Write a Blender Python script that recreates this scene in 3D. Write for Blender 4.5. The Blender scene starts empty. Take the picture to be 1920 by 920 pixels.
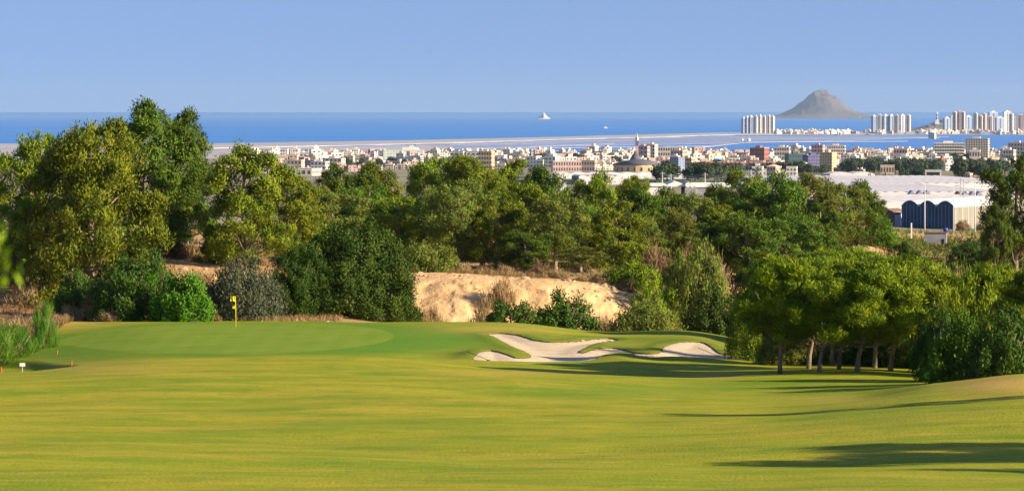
import bpy, math, random
import numpy as np
from mathutils import Vector, Matrix
R = math.radians
S = bpy.context.scene
COL = S.collection
# ------------------------------------------------------------------ camera
F = 7000.0            # focal length in pixels of the 1920 px wide photograph
HZ = 210.0            # row of the sea horizon
CAMZ = 70.0           # metres above the sea
cam_d = bpy.data.cameras.new('camera'); cam = bpy.data.objects.new('camera', cam_d); COL.objects.link(cam)
cam_d.sensor_width = 36.0; cam_d.lens = 36.0*F/1920
cam_d.shift_y = -(460-HZ)/1920.0
cam_d.clip_start = 0.5; cam_d.clip_end = 600000
cam.location = (0, 0, CAMZ); cam.rotation_euler = (R(90), 0, 0)
cam_d.dof.use_dof = True; cam_d.dof.focus_distance = 290; cam_d.dof.aperture_fstop = 4.4
S.camera = cam
# ------------------------------------------------------------------ world, sun, exposure
SUN_EL = R(21); SUN_AZ = R(110)      # azimuth clockwise from +Y (the way the camera looks)
W = bpy.data.worlds.new('World'); S.world = W; W.use_nodes = True
nt = W.node_tree; nt.nodes.clear()
sky = nt.nodes.new('ShaderNodeTexSky'); sky.sky_type = 'NISHITA'; sky.sun_disc = False
sky.sun_elevation = SUN_EL; sky.sun_rotation = SUN_AZ
sky.air_density = 1.0; sky.dust_density = 0.25; sky.ozone_density = 4.0; sky.altitude = 100
bg = nt.nodes.new('ShaderNodeBackground'); bg.inputs[1].default_value = 0.069
out = nt.nodes.new('ShaderNodeOutputWorld')
tcw = nt.nodes.new('ShaderNodeTexCoord'); mpw = nt.nodes.new('ShaderNodeMapping'); mpw.inputs['Location'].default_value = (0, 0, .30)
nt.links.new(tcw.outputs['Generated'], mpw.inputs[0]); nrm = nt.nodes.new('ShaderNodeVectorMath'); nrm.operation = 'NORMALIZE'
nt.links.new(mpw.outputs[0], nrm.inputs[0]); nt.links.new(nrm.outputs[0], sky.inputs[0])
tnt = nt.nodes.new('ShaderNodeMix'); tnt.data_type = 'RGBA'; tnt.blend_type = 'MULTIPLY'; tnt.inputs[0].default_value = 1
tnt.inputs[7].default_value = (1.55, 1.31, 1.31, 1)
nt.links.new(sky.outputs[0], tnt.inputs[6]); nt.links.new(tnt.outputs[2], bg.inputs[0])
nt.links.new(bg.outputs[0], out.inputs[0])
sd_ = bpy.data.lights.new('sun', 'SUN'); sun = bpy.data.objects.new('sun', sd_); COL.objects.link(sun)
sd_.energy = 5.0; sd_.angle = R(0.5); sd_.color = (1.0, 0.83, 0.59)
tosun = Vector((math.sin(SUN_AZ)*math.cos(SUN_EL), math.cos(SUN_AZ)*math.cos(SUN_EL), math.sin(SUN_EL)))
sun.rotation_euler = tosun.to_track_quat('Z', 'Y').to_euler()
S.view_settings.view_transform = 'Standard'; S.view_settings.look = 'None'
S.view_settings.exposure = 1.2; S.view_settings.gamma = 1.0
try:
    S.cycles.max_bounces = 6; S.cycles.diffuse_bounces = 3; S.cycles.glossy_bounces = 2
    S.cycles.transmission_bounces = 3; S.cycles.transparent_max_bounces = 6; S.cycles.volume_bounces = 0
except Exception: pass

# ------------------------------------------------------------------ helpers
def tag(o, label=None, cat=None, group=None, kind=None):
    if label: o['label'] = label
    if cat: o['category'] = cat
    if group: o['group'] = group
    if kind: o['kind'] = kind
    return o
def empty(name, loc=(0, 0, 0), rz=0.0):
    o = bpy.data.objects.new(name, None); o.empty_display_size = .3
    o.location = loc; o.rotation_euler = (0, 0, rz); COL.objects.link(o); return o
def link(name, mesh, parent=None, loc=None):
    o = bpy.data.objects.new(name, mesh); COL.objects.link(o)
    if parent: o.parent = parent
    if loc is not None: o.location = loc
    return o
def np_mesh(name, V, Fc, mats, smooth=False, mi=None, attrs=None):
    """V (n,3); Fc (m,k) array, or a list of such arrays; quick mesh"""
    if not isinstance(Fc, list): Fc = [Fc]
    Fc = [np.asarray(f, dtype=np.int32) for f in Fc if len(f)]
    me = bpy.data.meshes.new(name)
    V = np.asarray(V, dtype=np.float32)
    me.vertices.add(len(V)); me.vertices.foreach_set('co', V.ravel())
    tot = np.concatenate([np.full(len(f), f.shape[1], dtype=np.int32) for f in Fc])
    idx = np.concatenate([f.ravel() for f in Fc])
    me.loops.add(len(idx)); me.loops.foreach_set('vertex_index', idx)
    me.polygons.add(len(tot))
    st = np.concatenate([[0], np.cumsum(tot)[:-1]]).astype(np.int32)
    me.polygons.foreach_set('loop_start', st)
    if not isinstance(mats, (list, tuple)): mats = [mats]
    for m in mats: me.materials.append(m)
    if mi is not None: me.polygons.foreach_set('material_index', np.asarray(mi, dtype=np.int32))
    me.polygons.foreach_set('use_smooth', np.full(len(tot), smooth, dtype=bool))
    if attrs:
        for k, (dom, arr) in attrs.items():
            a = me.attributes.new(k, 'FLOAT', dom); a.data.foreach_set('value', np.asarray(arr, dtype=np.float32))
    me.update(calc_edges=True)
    return me
class MB:
    """collects boxes, tubes, prisms; builds ONE mesh"""
    def __init__(s): s.v = []; s.f = []; s.m = []
    def add(s, vs, fs, m=0):
        b = len(s.v); s.v += [tuple(v) for v in vs]; s.f += [tuple(i+b for i in f) for f in fs]; s.m += [m]*len(fs); return s
    def box(s, x0, x1, y0, y1, z0, z1, m=0):
        vs = [(x0,y0,z0),(x1,y0,z0),(x1,y1,z0),(x0,y1,z0),(x0,y0,z1),(x1,y0,z1),(x1,y1,z1),(x0,y1,z1)]
        return s.add(vs, [(0,3,2,1),(4,5,6,7),(0,1,5,4),(1,2,6,5),(2,3,7,6),(3,0,4,7)], m)
    def tube(s, pts, rad, n=6, m=0, cap=True):
        pts = [Vector(p) for p in pts]; N = len(pts); vs = []; fs = []
        for i, p in enumerate(pts):
            d = (pts[min(i+1, N-1)]-pts[max(i-1, 0)]).normalized()
            a = d.orthogonal().normalized() if i == 0 else (a-d*a.dot(d)).normalized()
            b = d.cross(a)
            for k in range(n):
                t = 2*math.pi*k/n; vs.append(p+(a*math.cos(t)+b*math.sin(t))*rad[i])
        for i in range(N-1):
            for k in range(n):
                fs.append((i*n+k, i*n+(k+1) % n, (i+1)*n+(k+1) % n, (i+1)*n+k))
        if cap: fs.append(tuple(range(n))[::-1]); fs.append(tuple((N-1)*n+k for k in range(n)))
        return s.add(vs, fs, m)
    def lathe(s, prof, n=16, m=0, c=(0, 0)):
        vs = []; fs = []
        for r, z in prof:
            for k in range(n):
                t = 2*math.pi*k/n; vs.append((c[0]+r*math.cos(t), c[1]+r*math.sin(t), z))
        for i in range(len(prof)-1):
            for k in range(n): fs.append((i*n+k, i*n+(k+1) % n, (i+1)*n+(k+1) % n, (i+1)*n+k))
        fs.append(tuple(range(n))[::-1]); fs.append(tuple((len(prof)-1)*n+k for k in range(n)))
        return s.add(vs, fs, m)
    def prism(s, poly, y0, y1, m=0):      # poly in xz, extruded along y
        n = len(poly); vs = [(x, y0, z) for x, z in poly]+[(x, y1, z) for x, z in poly]
        fs = [tuple(range(n)), tuple(range(n, 2*n))[::-1]]+[(i, i+n, (i+1) % n+n, (i+1) % n) for i in range(n)]
        return s.add(vs, fs, m)
    def mesh(s, name, mats, smooth=False):
        me = bpy.data.meshes.new(name); me.from_pydata(s.v, [], s.f)
        if not isinstance(mats, (list, tuple)): mats = [mats]
        for m in mats: me.materials.append(m)
        me.polygons.foreach_set('material_index', s.m)
        if smooth: me.polygons.foreach_set('use_smooth', [True]*len(s.f))
        me.update(); return me
    def build(s, name, mats, parent=None, smooth=False, loc=None):
        return link(name, s.mesh(name, mats, smooth), parent, loc)
def copy_thing(root, loc, rz=0.0, sc=(1, 1, 1)):
    r = root.copy(); COL.objects.link(r); r.location = loc; r.rotation_euler = (0, 0, rz); r.scale = sc
    for ch in list(root.children):
        c = ch.copy(); COL.objects.link(c); c.parent = r
        for g in ch.children:
            d = g.copy(); COL.objects.link(d); d.parent = c
    return r

# value noise
def _hash(i, j, s):
    h = (i.astype(np.int64)*374761393 + j.astype(np.int64)*668265263 + s*974634777) & 0xffffffff
    h = ((h ^ (h >> 13))*1274126177) & 0xffffffff
    return ((h ^ (h >> 16)) & 0xffffff)/16777215.0
def vnoise(x, y, s=0):
    x = np.asarray(x, float); y = np.asarray(y, float)
    i = np.floor(x); j = np.floor(y); u = x-i; v = y-j; u = u*u*(3-2*u); v = v*v*(3-2*v)
    i = i.astype(np.int64); j = j.astype(np.int64)
    return ((_hash(i, j, s)*(1-u)+_hash(i+1, j, s)*u)*(1-v)+(_hash(i, j+1, s)*(1-u)+_hash(i+1, j+1, s)*u)*v)*2-1
def fbm(x, y, s=0, o=4):
    a = 1.0; t = 0; n = 0
    for k in range(o):
        t = t+a*vnoise(x*2**k, y*2**k, s+k*17); n += a; a *= .5
    return t/n
def sst(a, b, x):
    t = np.clip((np.asarray(x, float)-a)/(b-a), 0, 1); return t*t*(3-2*t)

# ------------------------------------------------------------------ materials
def mat(name, col, rough=0.8, spec=0.2, noise=0.0, nscale=1.0, bump=0.0, bscale=5.0, col2=None, metallic=0.0, stretch=(1, 1, 1), objrand=0.0):
    m = bpy.data.materials.new(name); m.use_nodes = True; n = m.node_tree; L = n.links
    p = n.nodes['Principled BSDF']; p.inputs['Roughness'].default_value = rough
    p.inputs['Specular IOR Level'].default_value = spec; p.inputs['Metallic'].default_value = metallic
    p.inputs['Base Color'].default_value = (*col, 1)
    if noise or bump or col2:
        g = n.nodes.new('ShaderNodeNewGeometry'); mp = n.nodes.new('ShaderNodeMapping'); mp.inputs['Scale'].default_value = stretch
        L.new(g.outputs['Position'], mp.inputs[0])
    src = None
    if col2 or noise:
        t = n.nodes.new('ShaderNodeTexNoise'); t.inputs['Scale'].default_value = nscale; t.inputs['Detail'].default_value = 6
        L.new(mp.outputs[0], t.inputs[0])
        mr = n.nodes.new('ShaderNodeMapRange'); mr.inputs[1].default_value = .32; mr.inputs[2].default_value = .68
        L.new(t.outputs[0], mr.inputs[0])
        mx = n.nodes.new('ShaderNodeMix'); mx.data_type = 'RGBA'
        c2 = col2 if col2 else tuple(c*(1-noise) for c in col)
        mx.inputs[6].default_value = (*col, 1); mx.inputs[7].default_value = (*c2, 1)
        L.new(mr.outputs[0], mx.inputs[0]); src = mx.outputs[2]
        L.new(src, p.inputs['Base Color'])
    if objrand:
        oi = n.nodes.new('ShaderNodeObjectInfo'); hs = n.nodes.new('ShaderNodeHueSaturation')
        a = n.nodes.new('ShaderNodeMapRange'); a.inputs[3].default_value = 1-objrand; a.inputs[4].default_value = 1+objrand*.6
        L.new(oi.outputs['Random'], a.inputs[0]); L.new(a.outputs[0], hs.inputs['Value'])
        if src: L.new(src, hs.inputs['Color'])
        else: hs.inputs['Color'].default_value = (*col, 1)
        L.new(hs.outputs[0], p.inputs['Base Color'])
    if bump:
        t2 = n.nodes.new('ShaderNodeTexNoise'); t2.inputs['Scale'].default_value = bscale; t2.inputs['Detail'].default_value = 5
        L.new(mp.outputs[0], t2.inputs[0])
        b = n.nodes.new('ShaderNodeBump'); b.inputs['Strength'].default_value = 1; b.inputs['Distance'].default_value = bump
        L.new(t2.outputs[0], b.inputs['Height']); L.new(b.outputs[0], p.inputs['Normal'])
    return m

def foliage_mat(name, dark, light, trans=0.25, patch=None, patch_amt=.35):
    """leaf colour: per clump tint attribute, a little per tree, patches of older foliage"""
    m = bpy.data.materials.new(name); m.use_nodes = True; n = m.node_tree; L = n.links; n.nodes.clear()
    o = n.nodes.new('ShaderNodeOutputMaterial')
    at = n.nodes.new('ShaderNodeAttribute'); at.attribute_name = 'tint'
    mx = n.nodes.new('ShaderNodeMix'); mx.data_type = 'RGBA'
    mx.inputs[6].default_value = (*dark, 1); mx.inputs[7].default_value = (*light, 1)
    L.new(at.outputs['Fac'], mx.inputs[0]); c = mx.outputs[2]
    if patch:
        tc = n.nodes.new('ShaderNodeTexCoord'); t = n.nodes.new('ShaderNodeTexNoise'); t.inputs['Scale'].default_value = .55; t.inputs['Detail'].default_value = 3
        L.new(tc.outputs['Object'], t.inputs[0])
        mr = n.nodes.new('ShaderNodeMapRange'); mr.inputs[1].default_value = .5; mr.inputs[2].default_value = .72; mr.inputs[4].default_value = patch_amt
        L.new(t.outputs[0], mr.inputs[0])
        m2 = n.nodes.new('ShaderNodeMix'); m2.data_type = 'RGBA'; L.new(mr.outputs[0], m2.inputs[0])
        L.new(c, m2.inputs[6]); m2.inputs[7].default_value = (*patch, 1); c = m2.outputs[2]
    oi = n.nodes.new('ShaderNodeObjectInfo'); hs = n.nodes.new('ShaderNodeHueSaturation')
    a = n.nodes.new('ShaderNodeMapRange'); a.inputs[3].default_value = .78; a.inputs[4].default_value = 1.2
    b = n.nodes.new('ShaderNodeMapRange'); b.inputs[3].default_value = .485; b.inputs[4].default_value = .515
    L.new(oi.outputs['Random'], a.inputs[0]); L.new(a.outputs[0], hs.inputs['Value'])
    L.new(oi.outputs['Random'], b.inputs[0]); L.new(b.outputs[0], hs.inputs['Hue'])
    L.new(c, hs.inputs['Color']); c = hs.outputs[0]
    df = n.nodes.new('ShaderNodeBsdfPrincipled'); df.inputs['Roughness'].default_value = .55; df.inputs['Specular IOR Level'].default_value = .08
    tr = n.nodes.new('ShaderNodeBsdfTranslucent'); ms = n.nodes.new('ShaderNodeMixShader'); ms.inputs[0].default_value = trans
    L.new(c, df.inputs['Base Color']); L.new(c, tr.inputs[0]); L.new(df.outputs[0], ms.inputs[1]); L.new(tr.outputs[0], ms.inputs[2])
    L.new(ms.outputs[0], o.inputs[0]); return m

M = {}
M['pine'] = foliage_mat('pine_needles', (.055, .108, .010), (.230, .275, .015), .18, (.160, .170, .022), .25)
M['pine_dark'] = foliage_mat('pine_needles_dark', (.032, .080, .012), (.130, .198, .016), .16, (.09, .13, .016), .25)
M['pine_olive'] = foliage_mat('pine_needles_olive', (.070, .105, .018), (.190, .220, .028), .18, (.19, .165, .045), .35)
M['young'] = foliage_mat('young_pine_needles', (.036, .092, .008), (.255, .320, .012), .18, (.12, .19, .012), .3)
M['bush'] = foliage_mat('bush_leaves', (.020, .058, .009), (.076, .130, .013), .15)
M['bright'] = foliage_mat('bright_leaves', (.040, .105, .010), (.110, .215, .014), .25)
M['grey_shrub'] = foliage_mat('grey_green_leaves', (.050, .072, .040), (.120, .140, .075), .15)
M['dry'] = foliage_mat('dry_twigs', (.165, .105, .048), (.370, .260, .125), .15)
M['reed'] = foliage_mat('reed_blades', (.050, .130, .012), (.140, .240, .022), .25)
M['far_tree'] = foliage_mat('far_tree_leaves', (.030, .050, .030), (.070, .095, .045), .1)
M['bark'] = mat('pine_bark', (.30, .225, .165), .9, .1, col2=(.16, .115, .085), nscale=5, bump=.03, bscale=14, stretch=(1, 1, .3))
M['bark_dark'] = mat('dark_bark', (.11, .085, .065), .9, .1, col2=(.20, .16, .12), nscale=5, bump=.03, bscale=14, stretch=(1, 1, .3))
M['twig'] = mat('grey_twigs', (.20, .16, .12), .9, .1)

# ------------------------------------------------------------------ terrain
CP = [0, 300, 640, 960, 1130, 1290, 1450, 1600, 1750, 1920]
TAB = {   # distance: row of the ground in each column
 80: [968, 966, 964, 962, 960, 958, 954, 950, 945, 940],
 95: [920, 920, 920, 919, 918, 916, 913, 908, 904, 900],
 120: [866, 866, 866, 864, 862, 860, 857, 853, 849, 845],
 140: [822, 822, 822, 822, 820, 816, 811, 804, 797, 790],
 160: [783, 783, 783, 785, 785, 782, 777, 768, 756, 745],
 178: [752, 752, 752, 757, 761, 765, 764, 753, 730, 708],
 188: [738, 736, 737, 743, 749, 755, 757, 748, 721, 703],
 196: [728, 724, 725, 732, 739, 747, 751, 744, 722, 711],
 208: [716, 708, 709, 716, 723, 731, 732, 725, 717, 716],
 220: [708, 694, 694, 704, 710, 714, 710, 707, 708, 710],
 226: [704, 688, 687, 699, 706, 711, 704, 697, 702, 706],
 232: [700, 682, 680, 695, 702, 706, 700, 693, 698, 702],
 240: [694, 675, 671, 687, 694, 696, 693, 690, 695, 698],
 250: [686, 667, 664, 675, 680, 681, 685, 685, 691, 695],
 260: [674, 652, 650, 660, 666, 667, 676, 679, 687, 691],
 270: [660, 636, 634, 640, 646, 648, 666, 673, 683, 687],
 280: [646, 621, 619, 624, 633, 636, 657, 668, 679, 683],
 288: [632, 611, 608, 611, 624, 625, 650, 665, 677, 681],
 294: [618, 605, 604, 605, 621, 620, 646, 664, 677, 681],
 300: [607, 603, 606, 609, 627, 624, 650, 668, 680, 684],
 308: [596, 600, 600, 630, 645, 645, 660, 672, 684, 688],
 318: [580, 590, 590, 648, 652, 655, 660, 668, 680, 684],
 326: [560, 568, 578, 643, 648, 652, 650, 655, 665, 668],
 330: [548, 545, 570, 615, 636, 648, 645, 650, 658, 660],
 333: [538, 528, 558, 572, 600, 640, 640, 645, 652, 655],
 336: [528, 512, 533, 533, 556, 620, 630, 638, 645, 648],
 340: [516, 498, 517, 519, 530, 585, 605, 625, 635, 637],
 350: [500, 484, 509, 512, 520, 550, 580, 600, 612, 615],
 370: [485, 472, 498, 502, 508, 525, 548, 570, 577, 577],
 400: [470, 459, 481, 486, 490, 500, 507, 522, 530, 525],
 430: [460, 451, 467, 470, 473, 480, 483, 478, 505, 500],
 450: [455, 446, 459, 461, 463, 466, 466, 452, 492, 489],
 475: [450, 443, 451, 453, 453, 456, 453, 443, 482, 480],
 520: [445, 441, 445, 446, 446, 447, 446, 441, 474, 473],
 560: [440, 438, 441, 441, 441, 441, 439, 440, 468, 466],
 620: [434, 433, 435, 435, 435, 435, 435, 436, 456, 452],
 700: [425]*8+[433, 432],
 900: [404]*10, 1200: [376]*10, 1500: [353]*10, 2000: [341]*10, 2500: [335]*10, 3500: [327]*10, 4500: [314]*10}
DR = np.array([-40., 20., 60.]+sorted(TAB)+[6100., 6500.])
HT = [[2.0]*10, [4.4]*10, [7.35, 7.35, 7.35, 7.3, 7.3, 7.25, 7.25, 7.2, 7.1, 7.0]]
for d in sorted(TAB): HT.append([(p-HZ)/F*d for p in TAB[d]])
HT.append([69.4]*10); HT.append([72.0]*10); HT = np.array(HT)
def _slopes(x, y):      # monotone cubic tangents (per column)
    h = np.diff(x)[:, None]; dl = np.diff(y, axis=0)/h
    m = np.zeros_like(y); m[0] = dl[0]; m[-1] = dl[-1]
    w1 = 2*h[1:]+h[:-1]; w2 = h[1:]+2*h[:-1]
    ok = dl[:-1]*dl[1:] > 0
    with np.errstate(divide='ignore', invalid='ignore'):
        hm = (w1+w2)/(w1/dl[:-1]+w2/dl[1:])
    m[1:-1] = np.where(ok, hm, 0); return m
HM = _slopes(DR, HT)
def height(x, y):
    """ground height (z, sea = 0) at plan position x, y (vectorised)"""
    x = np.asarray(x, float); y = np.asarray(y, float); x, y = np.broadcast_arrays(x, y); sh = x.shape
    x = x.ravel(); y = y.ravel()
    d = np.clip(y, DR[0], DR[-1]-.01); i = np.clip(np.searchsorted(DR, d, side='right')-1, 0, len(DR)-2)
    hh = DR[i+1]-DR[i]; t = (d-DR[i])/hh
    h00 = (1+2*t)*(1-t)**2; h10 = t*(1-t)**2; h01 = t*t*(3-2*t); h11 = t*t*(t-1)
    px = np.clip(960+F*x/np.maximum(y, 30), 0, 1919.9)
    cpa = np.array(CP, float); c = np.clip(np.searchsorted(cpa, px, side='right')-1, 0, len(CP)-2)
    def colval(k):
        k = np.clip(k, 0, len(CP)-1)
        return h00*HT[i, k]+h10*hh*HM[i, k]+h01*HT[i+1, k]+h11*hh*HM[i+1, k]
    w = (px-cpa[c])/(cpa[c+1]-cpa[c])
    a0, a1, a2, a3 = colval(c-1), colval(c), colval(c+1), colval(c+2)
    m1 = (a2-a0)*.42; m2 = (a3-a1)*.42
    h = (1+2*w)*(1-w)**2*a1+w*(1-w)**2*m1+w*w*(3-2*w)*a2+w*w*(w-1)*m2
    z = CAMZ-h
    near = sst(700, 500, y)
    z = z+near*(fbm(x/14, y/14, 3, 3)*.16*sst(300, 230, y)+fbm(x/9, y/9, 5, 4)*.55*sst(306, 330, y))
    z = z+sst(60, 110, y)*sst(215, 180, y)*fbm(x/17, y/15, 9, 3)*.36
    # rolling mounds round the bunker
    for (mx, my, rx, ry, a) in MOUNDS:
        z = z+a*np.exp(-((x-mx)/rx)**2-((y-my)/ry)**2)
    return z.reshape(sh) if sh else float(z[0])
MOUNDS = []
def hz(x, y): return float(height(np.array([x]), np.array([y]))[0])
def X(px, d): return (px-960)/F*d
def Z(py, d): return CAMZ-(py-HZ)/F*d
_ds = np.arange(70, 330, .25)
def hit(px, py, d0=70, d1=330):
    """nearest ground point seen at a pixel of the photograph"""
    ds = _ds[(_ds >= d0) & (_ds <= d1)]
    g = HZ+F*(CAMZ-height(X(px, ds), ds))/ds
    k = np.argmax(g <= py) if (g <= py).any() else len(ds)-1
    return X(px, ds[k]), ds[k]
# mounds (plan x, plan y, radii, height)
for px, d, rx, ry, a in [(905, 254, 1.7, 5, .30), (960, 252, 1.3, 3.5, .12), (1160, 256, 2.2, 4.0, .28), (1230, 262, 1.6, 4, .12),
                         (1160, 243, 1.7, 2.5, .10), (1305, 278, 3.0, 6, .25), (1400, 262, 2, 6, -.1), (880, 286, 5, 6, .12), (1010, 279, 4, 5, .10)]:
    MOUNDS.append((X(px, d), d, rx, ry, a))

SAND_PX = [(892, 675), (899, 660), (915, 657), (938, 660), (958, 667), (980, 671), (996, 668), (985, 660), (965, 652), (942, 640), (925, 631), (912, 627),
           (935, 625), (965, 627), (985, 632), (1005, 638), (1030, 641), (1060, 641), (1085, 639), (1110, 636), (1140, 634), (1160, 637), (1150, 640),
           (1120, 643), (1100, 651), (1088, 658), (1092, 661), (1112, 656), (1140, 652), (1165, 654), (1190, 661), (1215, 663), (1238, 660), (1246, 650), (1265, 643),
           (1290, 641), (1320, 643), (1338, 653), (1352, 663), (1385, 668), (1403, 674), (1385, 675), (1330, 672), (1262, 668), (1205, 669), (1185, 663), (1160, 661), (1135, 665),
           (1112, 675), (1060, 678), (990, 678)]
SAND = np.array([hit(px, py, 225, 296) for px, py in SAND_PX])
def catmull_closed(P, n=6):
    P = np.asarray(P, float); N = len(P); out = []
    for i in range(N):
        p0, p1, p2, p3 = P[i-1], P[i], P[(i+1) % N], P[(i+2) % N]
        for k in range(n):
            t = k/n; out.append(.5*((2*p1)+(-p0+p2)*t+(2*p0-5*p1+4*p2-p3)*t*t+(-p0+3*p1-3*p2+p3)*t**3))
    return np.array(out)
SAND = catmull_closed(SAND, 4)
GREEN_PX = [(108, 641), (160, 627), (240, 615), (330, 608), (430, 605.5), (540, 606), (620, 608), (680, 613), (722, 621), (738, 630), (722, 640), (680, 648), (610, 656), (520, 661), (420, 663.5),
            (320, 662), (230, 657), (160, 651)]
GREEN = catmull_closed([hit(px, py, 225, 293) for px, py in GREEN_PX], 4)
POND = catmull_closed([hit(px, py, 205, 260) for px, py in [(-60, 700), (10, 698), (60, 694), (105, 689), (112, 686), (70, 683), (20, 678), (-60, 676)]], 4)
def sdist(P, x, y):
    """signed distance to polygon (negative inside) and nearest point"""
    x = x.ravel(); y = y.ravel(); best = np.full(len(x), 1e9); nx = np.zeros(len(x)); ny = np.zeros(len(x)); ins = np.zeros(len(x), bool)
    A = P; B = np.roll(P, -1, axis=0)
    for (ax, ay), (bx, by) in zip(A, B):
        ex, ey = bx-ax, by-ay; L2 = ex*ex+ey*ey+1e-12
        t = np.clip(((x-ax)*ex+(y-ay)*ey)/L2, 0, 1); qx = ax+t*ex; qy = ay+t*ey
        d = np.hypot(x-qx, y-qy); k = d < best; best = np.where(k, d, best); nx = np.where(k, qx, nx); ny = np.where(k, qy, ny)
        if ay != by:
            c = ((ay > y) != (by > y)) & (x < (bx-ax)*(y-ay)/(by-ay)+ax); ins ^= c
    return np.where(ins, -best, best), nx, ny

# lattice
ucols = np.concatenate([np.arange(-3200, -600, 200), np.arange(-600, -60, 40), np.arange(-60, 840, 7), np.arange(840, 1450, 3.5), np.arange(1450, 2000, 7), np.arange(2000, 2600, 40), np.arange(2600, 5400, 200)])
drows = np.concatenate([np.arange(-40, 60, 5), np.arange(60, 170, 1.25), np.arange(170, 228, .8), np.arange(228, 298, .2), np.arange(298, 326, .6), np.arange(326, 342, .25), np.arange(342, 470, 1.2),
                        np.arange(470, 700, 4), np.geomspace(700, 6480, 60)])
UU, DD = np.meshgrid(ucols, drows); nr, nc = UU.shape
GX = (UU-960)/F*np.maximum(DD, 40); GY = DD.copy()
def snap(P, tol):
    global GX, GY
    x0, y0 = P.min(0)-2; x1, y1 = P.max(0)+2
    m = (GX > x0) & (GX < x1) & (GY > y0) & (GY < y1)
    s, qx, qy = sdist(P, GX[m], GY[m]); gn = np.abs(qy-GY[m])/(np.abs(s)+1e-9); k = np.abs(s) < tol*(.8+.7*gn)
    gx = GX[m]; gy = GY[m]; gx[k] = qx[k]; gy[k] = qy[k]; GX[m] = gx; GY[m] = gy
snap(SAND, .085); snap(GREEN, .11); snap(POND, .12)
def full_sd(P):
    r = np.full(GX.shape, 99.0); x0, y0 = P.min(0)-12; x1, y1 = P.max(0)+12
    m = (GX > x0) & (GX < x1) & (GY > y0) & (GY < y1); s, _, _ = sdist(P, GX[m], GY[m]); r[m] = s; return r
sdS, sdG, sdP = full_sd(SAND), full_sd(GREEN), full_sd(POND)
GZ = height(GX, GY)
PYg = HZ+F*(CAMZ-GZ)/np.maximum(GY, 1)
# lips round the sand stand up; the pond bed sinks
GZ += np.where(sdS > 0, .07*np.exp(-((sdS-.7)/.7)**2)*sst(676, 662, PYg), 0)*(sdS < 6)
GZ += np.where(sdP < 1.2, -.45*sst(1.2, -.3, sdP), 0)
sandz = GZ-.06-.14*sst(0, -1.8, sdS)
# rugged sand bank: push the rows about in plan
bankm = sst(327, 331, GY)*sst(352, 341, GY)
GY += bankm*(fbm(GX/1.6, GZ/1.1+GY*.1, 21, 4)*.6+fbm(GX/5, GY*0, 22, 2)*.9+fbm(GX/.8, GZ/5, 63, 3)*.22+np.sin(GZ*7+fbm(GX/3, GZ*0, 61, 2)*4)*.22*sst(53.2, 54.6, GZ))
GX += bankm*fbm(GX/1.1, GY/1.1, 31, 3)*.25
VV = np.stack([GX, GY, GZ], -1).reshape(-1, 3)
I = np.arange(nr*nc).reshape(nr, nc)
Q = np.stack([I[:-1, :-1], I[:-1, 1:], I[1:, 1:], I[1:, :-1]], -1)
cen = lambda A: (A[:-1, :-1]+A[:-1, 1:]+A[1:, 1:]+A[1:, :-1])/4
cS, cG, cP = cen(sdS), cen(sdG), cen(sdP)
rowD = drows[:-1][:, None]+0*cS
isS = cS < 0; isG = (cG < 0) & ~isS
fair = (rowD < 305) & ~isS & ~isG; hill = (rowD >= 305) & (rowD < 690); plain = rowD >= 690
def sheet(name, mask, material, Z_=None, attrs=None):
    q = Q[mask]; used, inv = np.unique(q, return_inverse=True); V = VV[used].copy()
    if Z_ is not None: V[:, 2] = Z_.ravel()[used]
    at = {k: ('POINT', a.ravel()[used]) for k, a in (attrs or {}).items()}
    return link(name, np_mesh(name, V, inv.reshape(q.shape), material, True, attrs=at))

# masks for the grass
pxg = 960+F*GX/np.maximum(GY, 40)
def blob(cx, cy, rx, ry, p=2.0): return np.exp(-(np.abs((pxg-cx)/rx)**p+np.abs((PYg-cy)/ry)**p))
tan_m = blob(1880, 720, 110, 16)*1.0+blob(1560, 748, 120, 8)*.35+blob(1330, 704, 60, 5)*.5+blob(930, 618, 120, 9)*.45+blob(60, 603, 120, 14)*1.1*(GY > 262)+blob(960, 700, 120, 7)*.35+blob(180, 690, 160, 12)*.35
tan_m = np.clip(tan_m, 0, 1)
lush = np.clip(sst(9, 1.0, sdG)*sst(-.1, .1, sdG)*.8+blob(760, 638, 150, 22)*.9+blob(1150, 735, 200, 10)*.5+blob(1450, 720, 200, 18)*.5+blob(1640, 780, 160, 16)*.35+blob(1120, 610, 220, 16)*.25, 0, 1)
rough = np.clip(blob(120, 668, 110, 16)*1.0+sst(5, 1, sdS)*sst(682, 670, PYg)*.8+blob(1350, 640, 90, 20)*.6, 0, 1)

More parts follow.
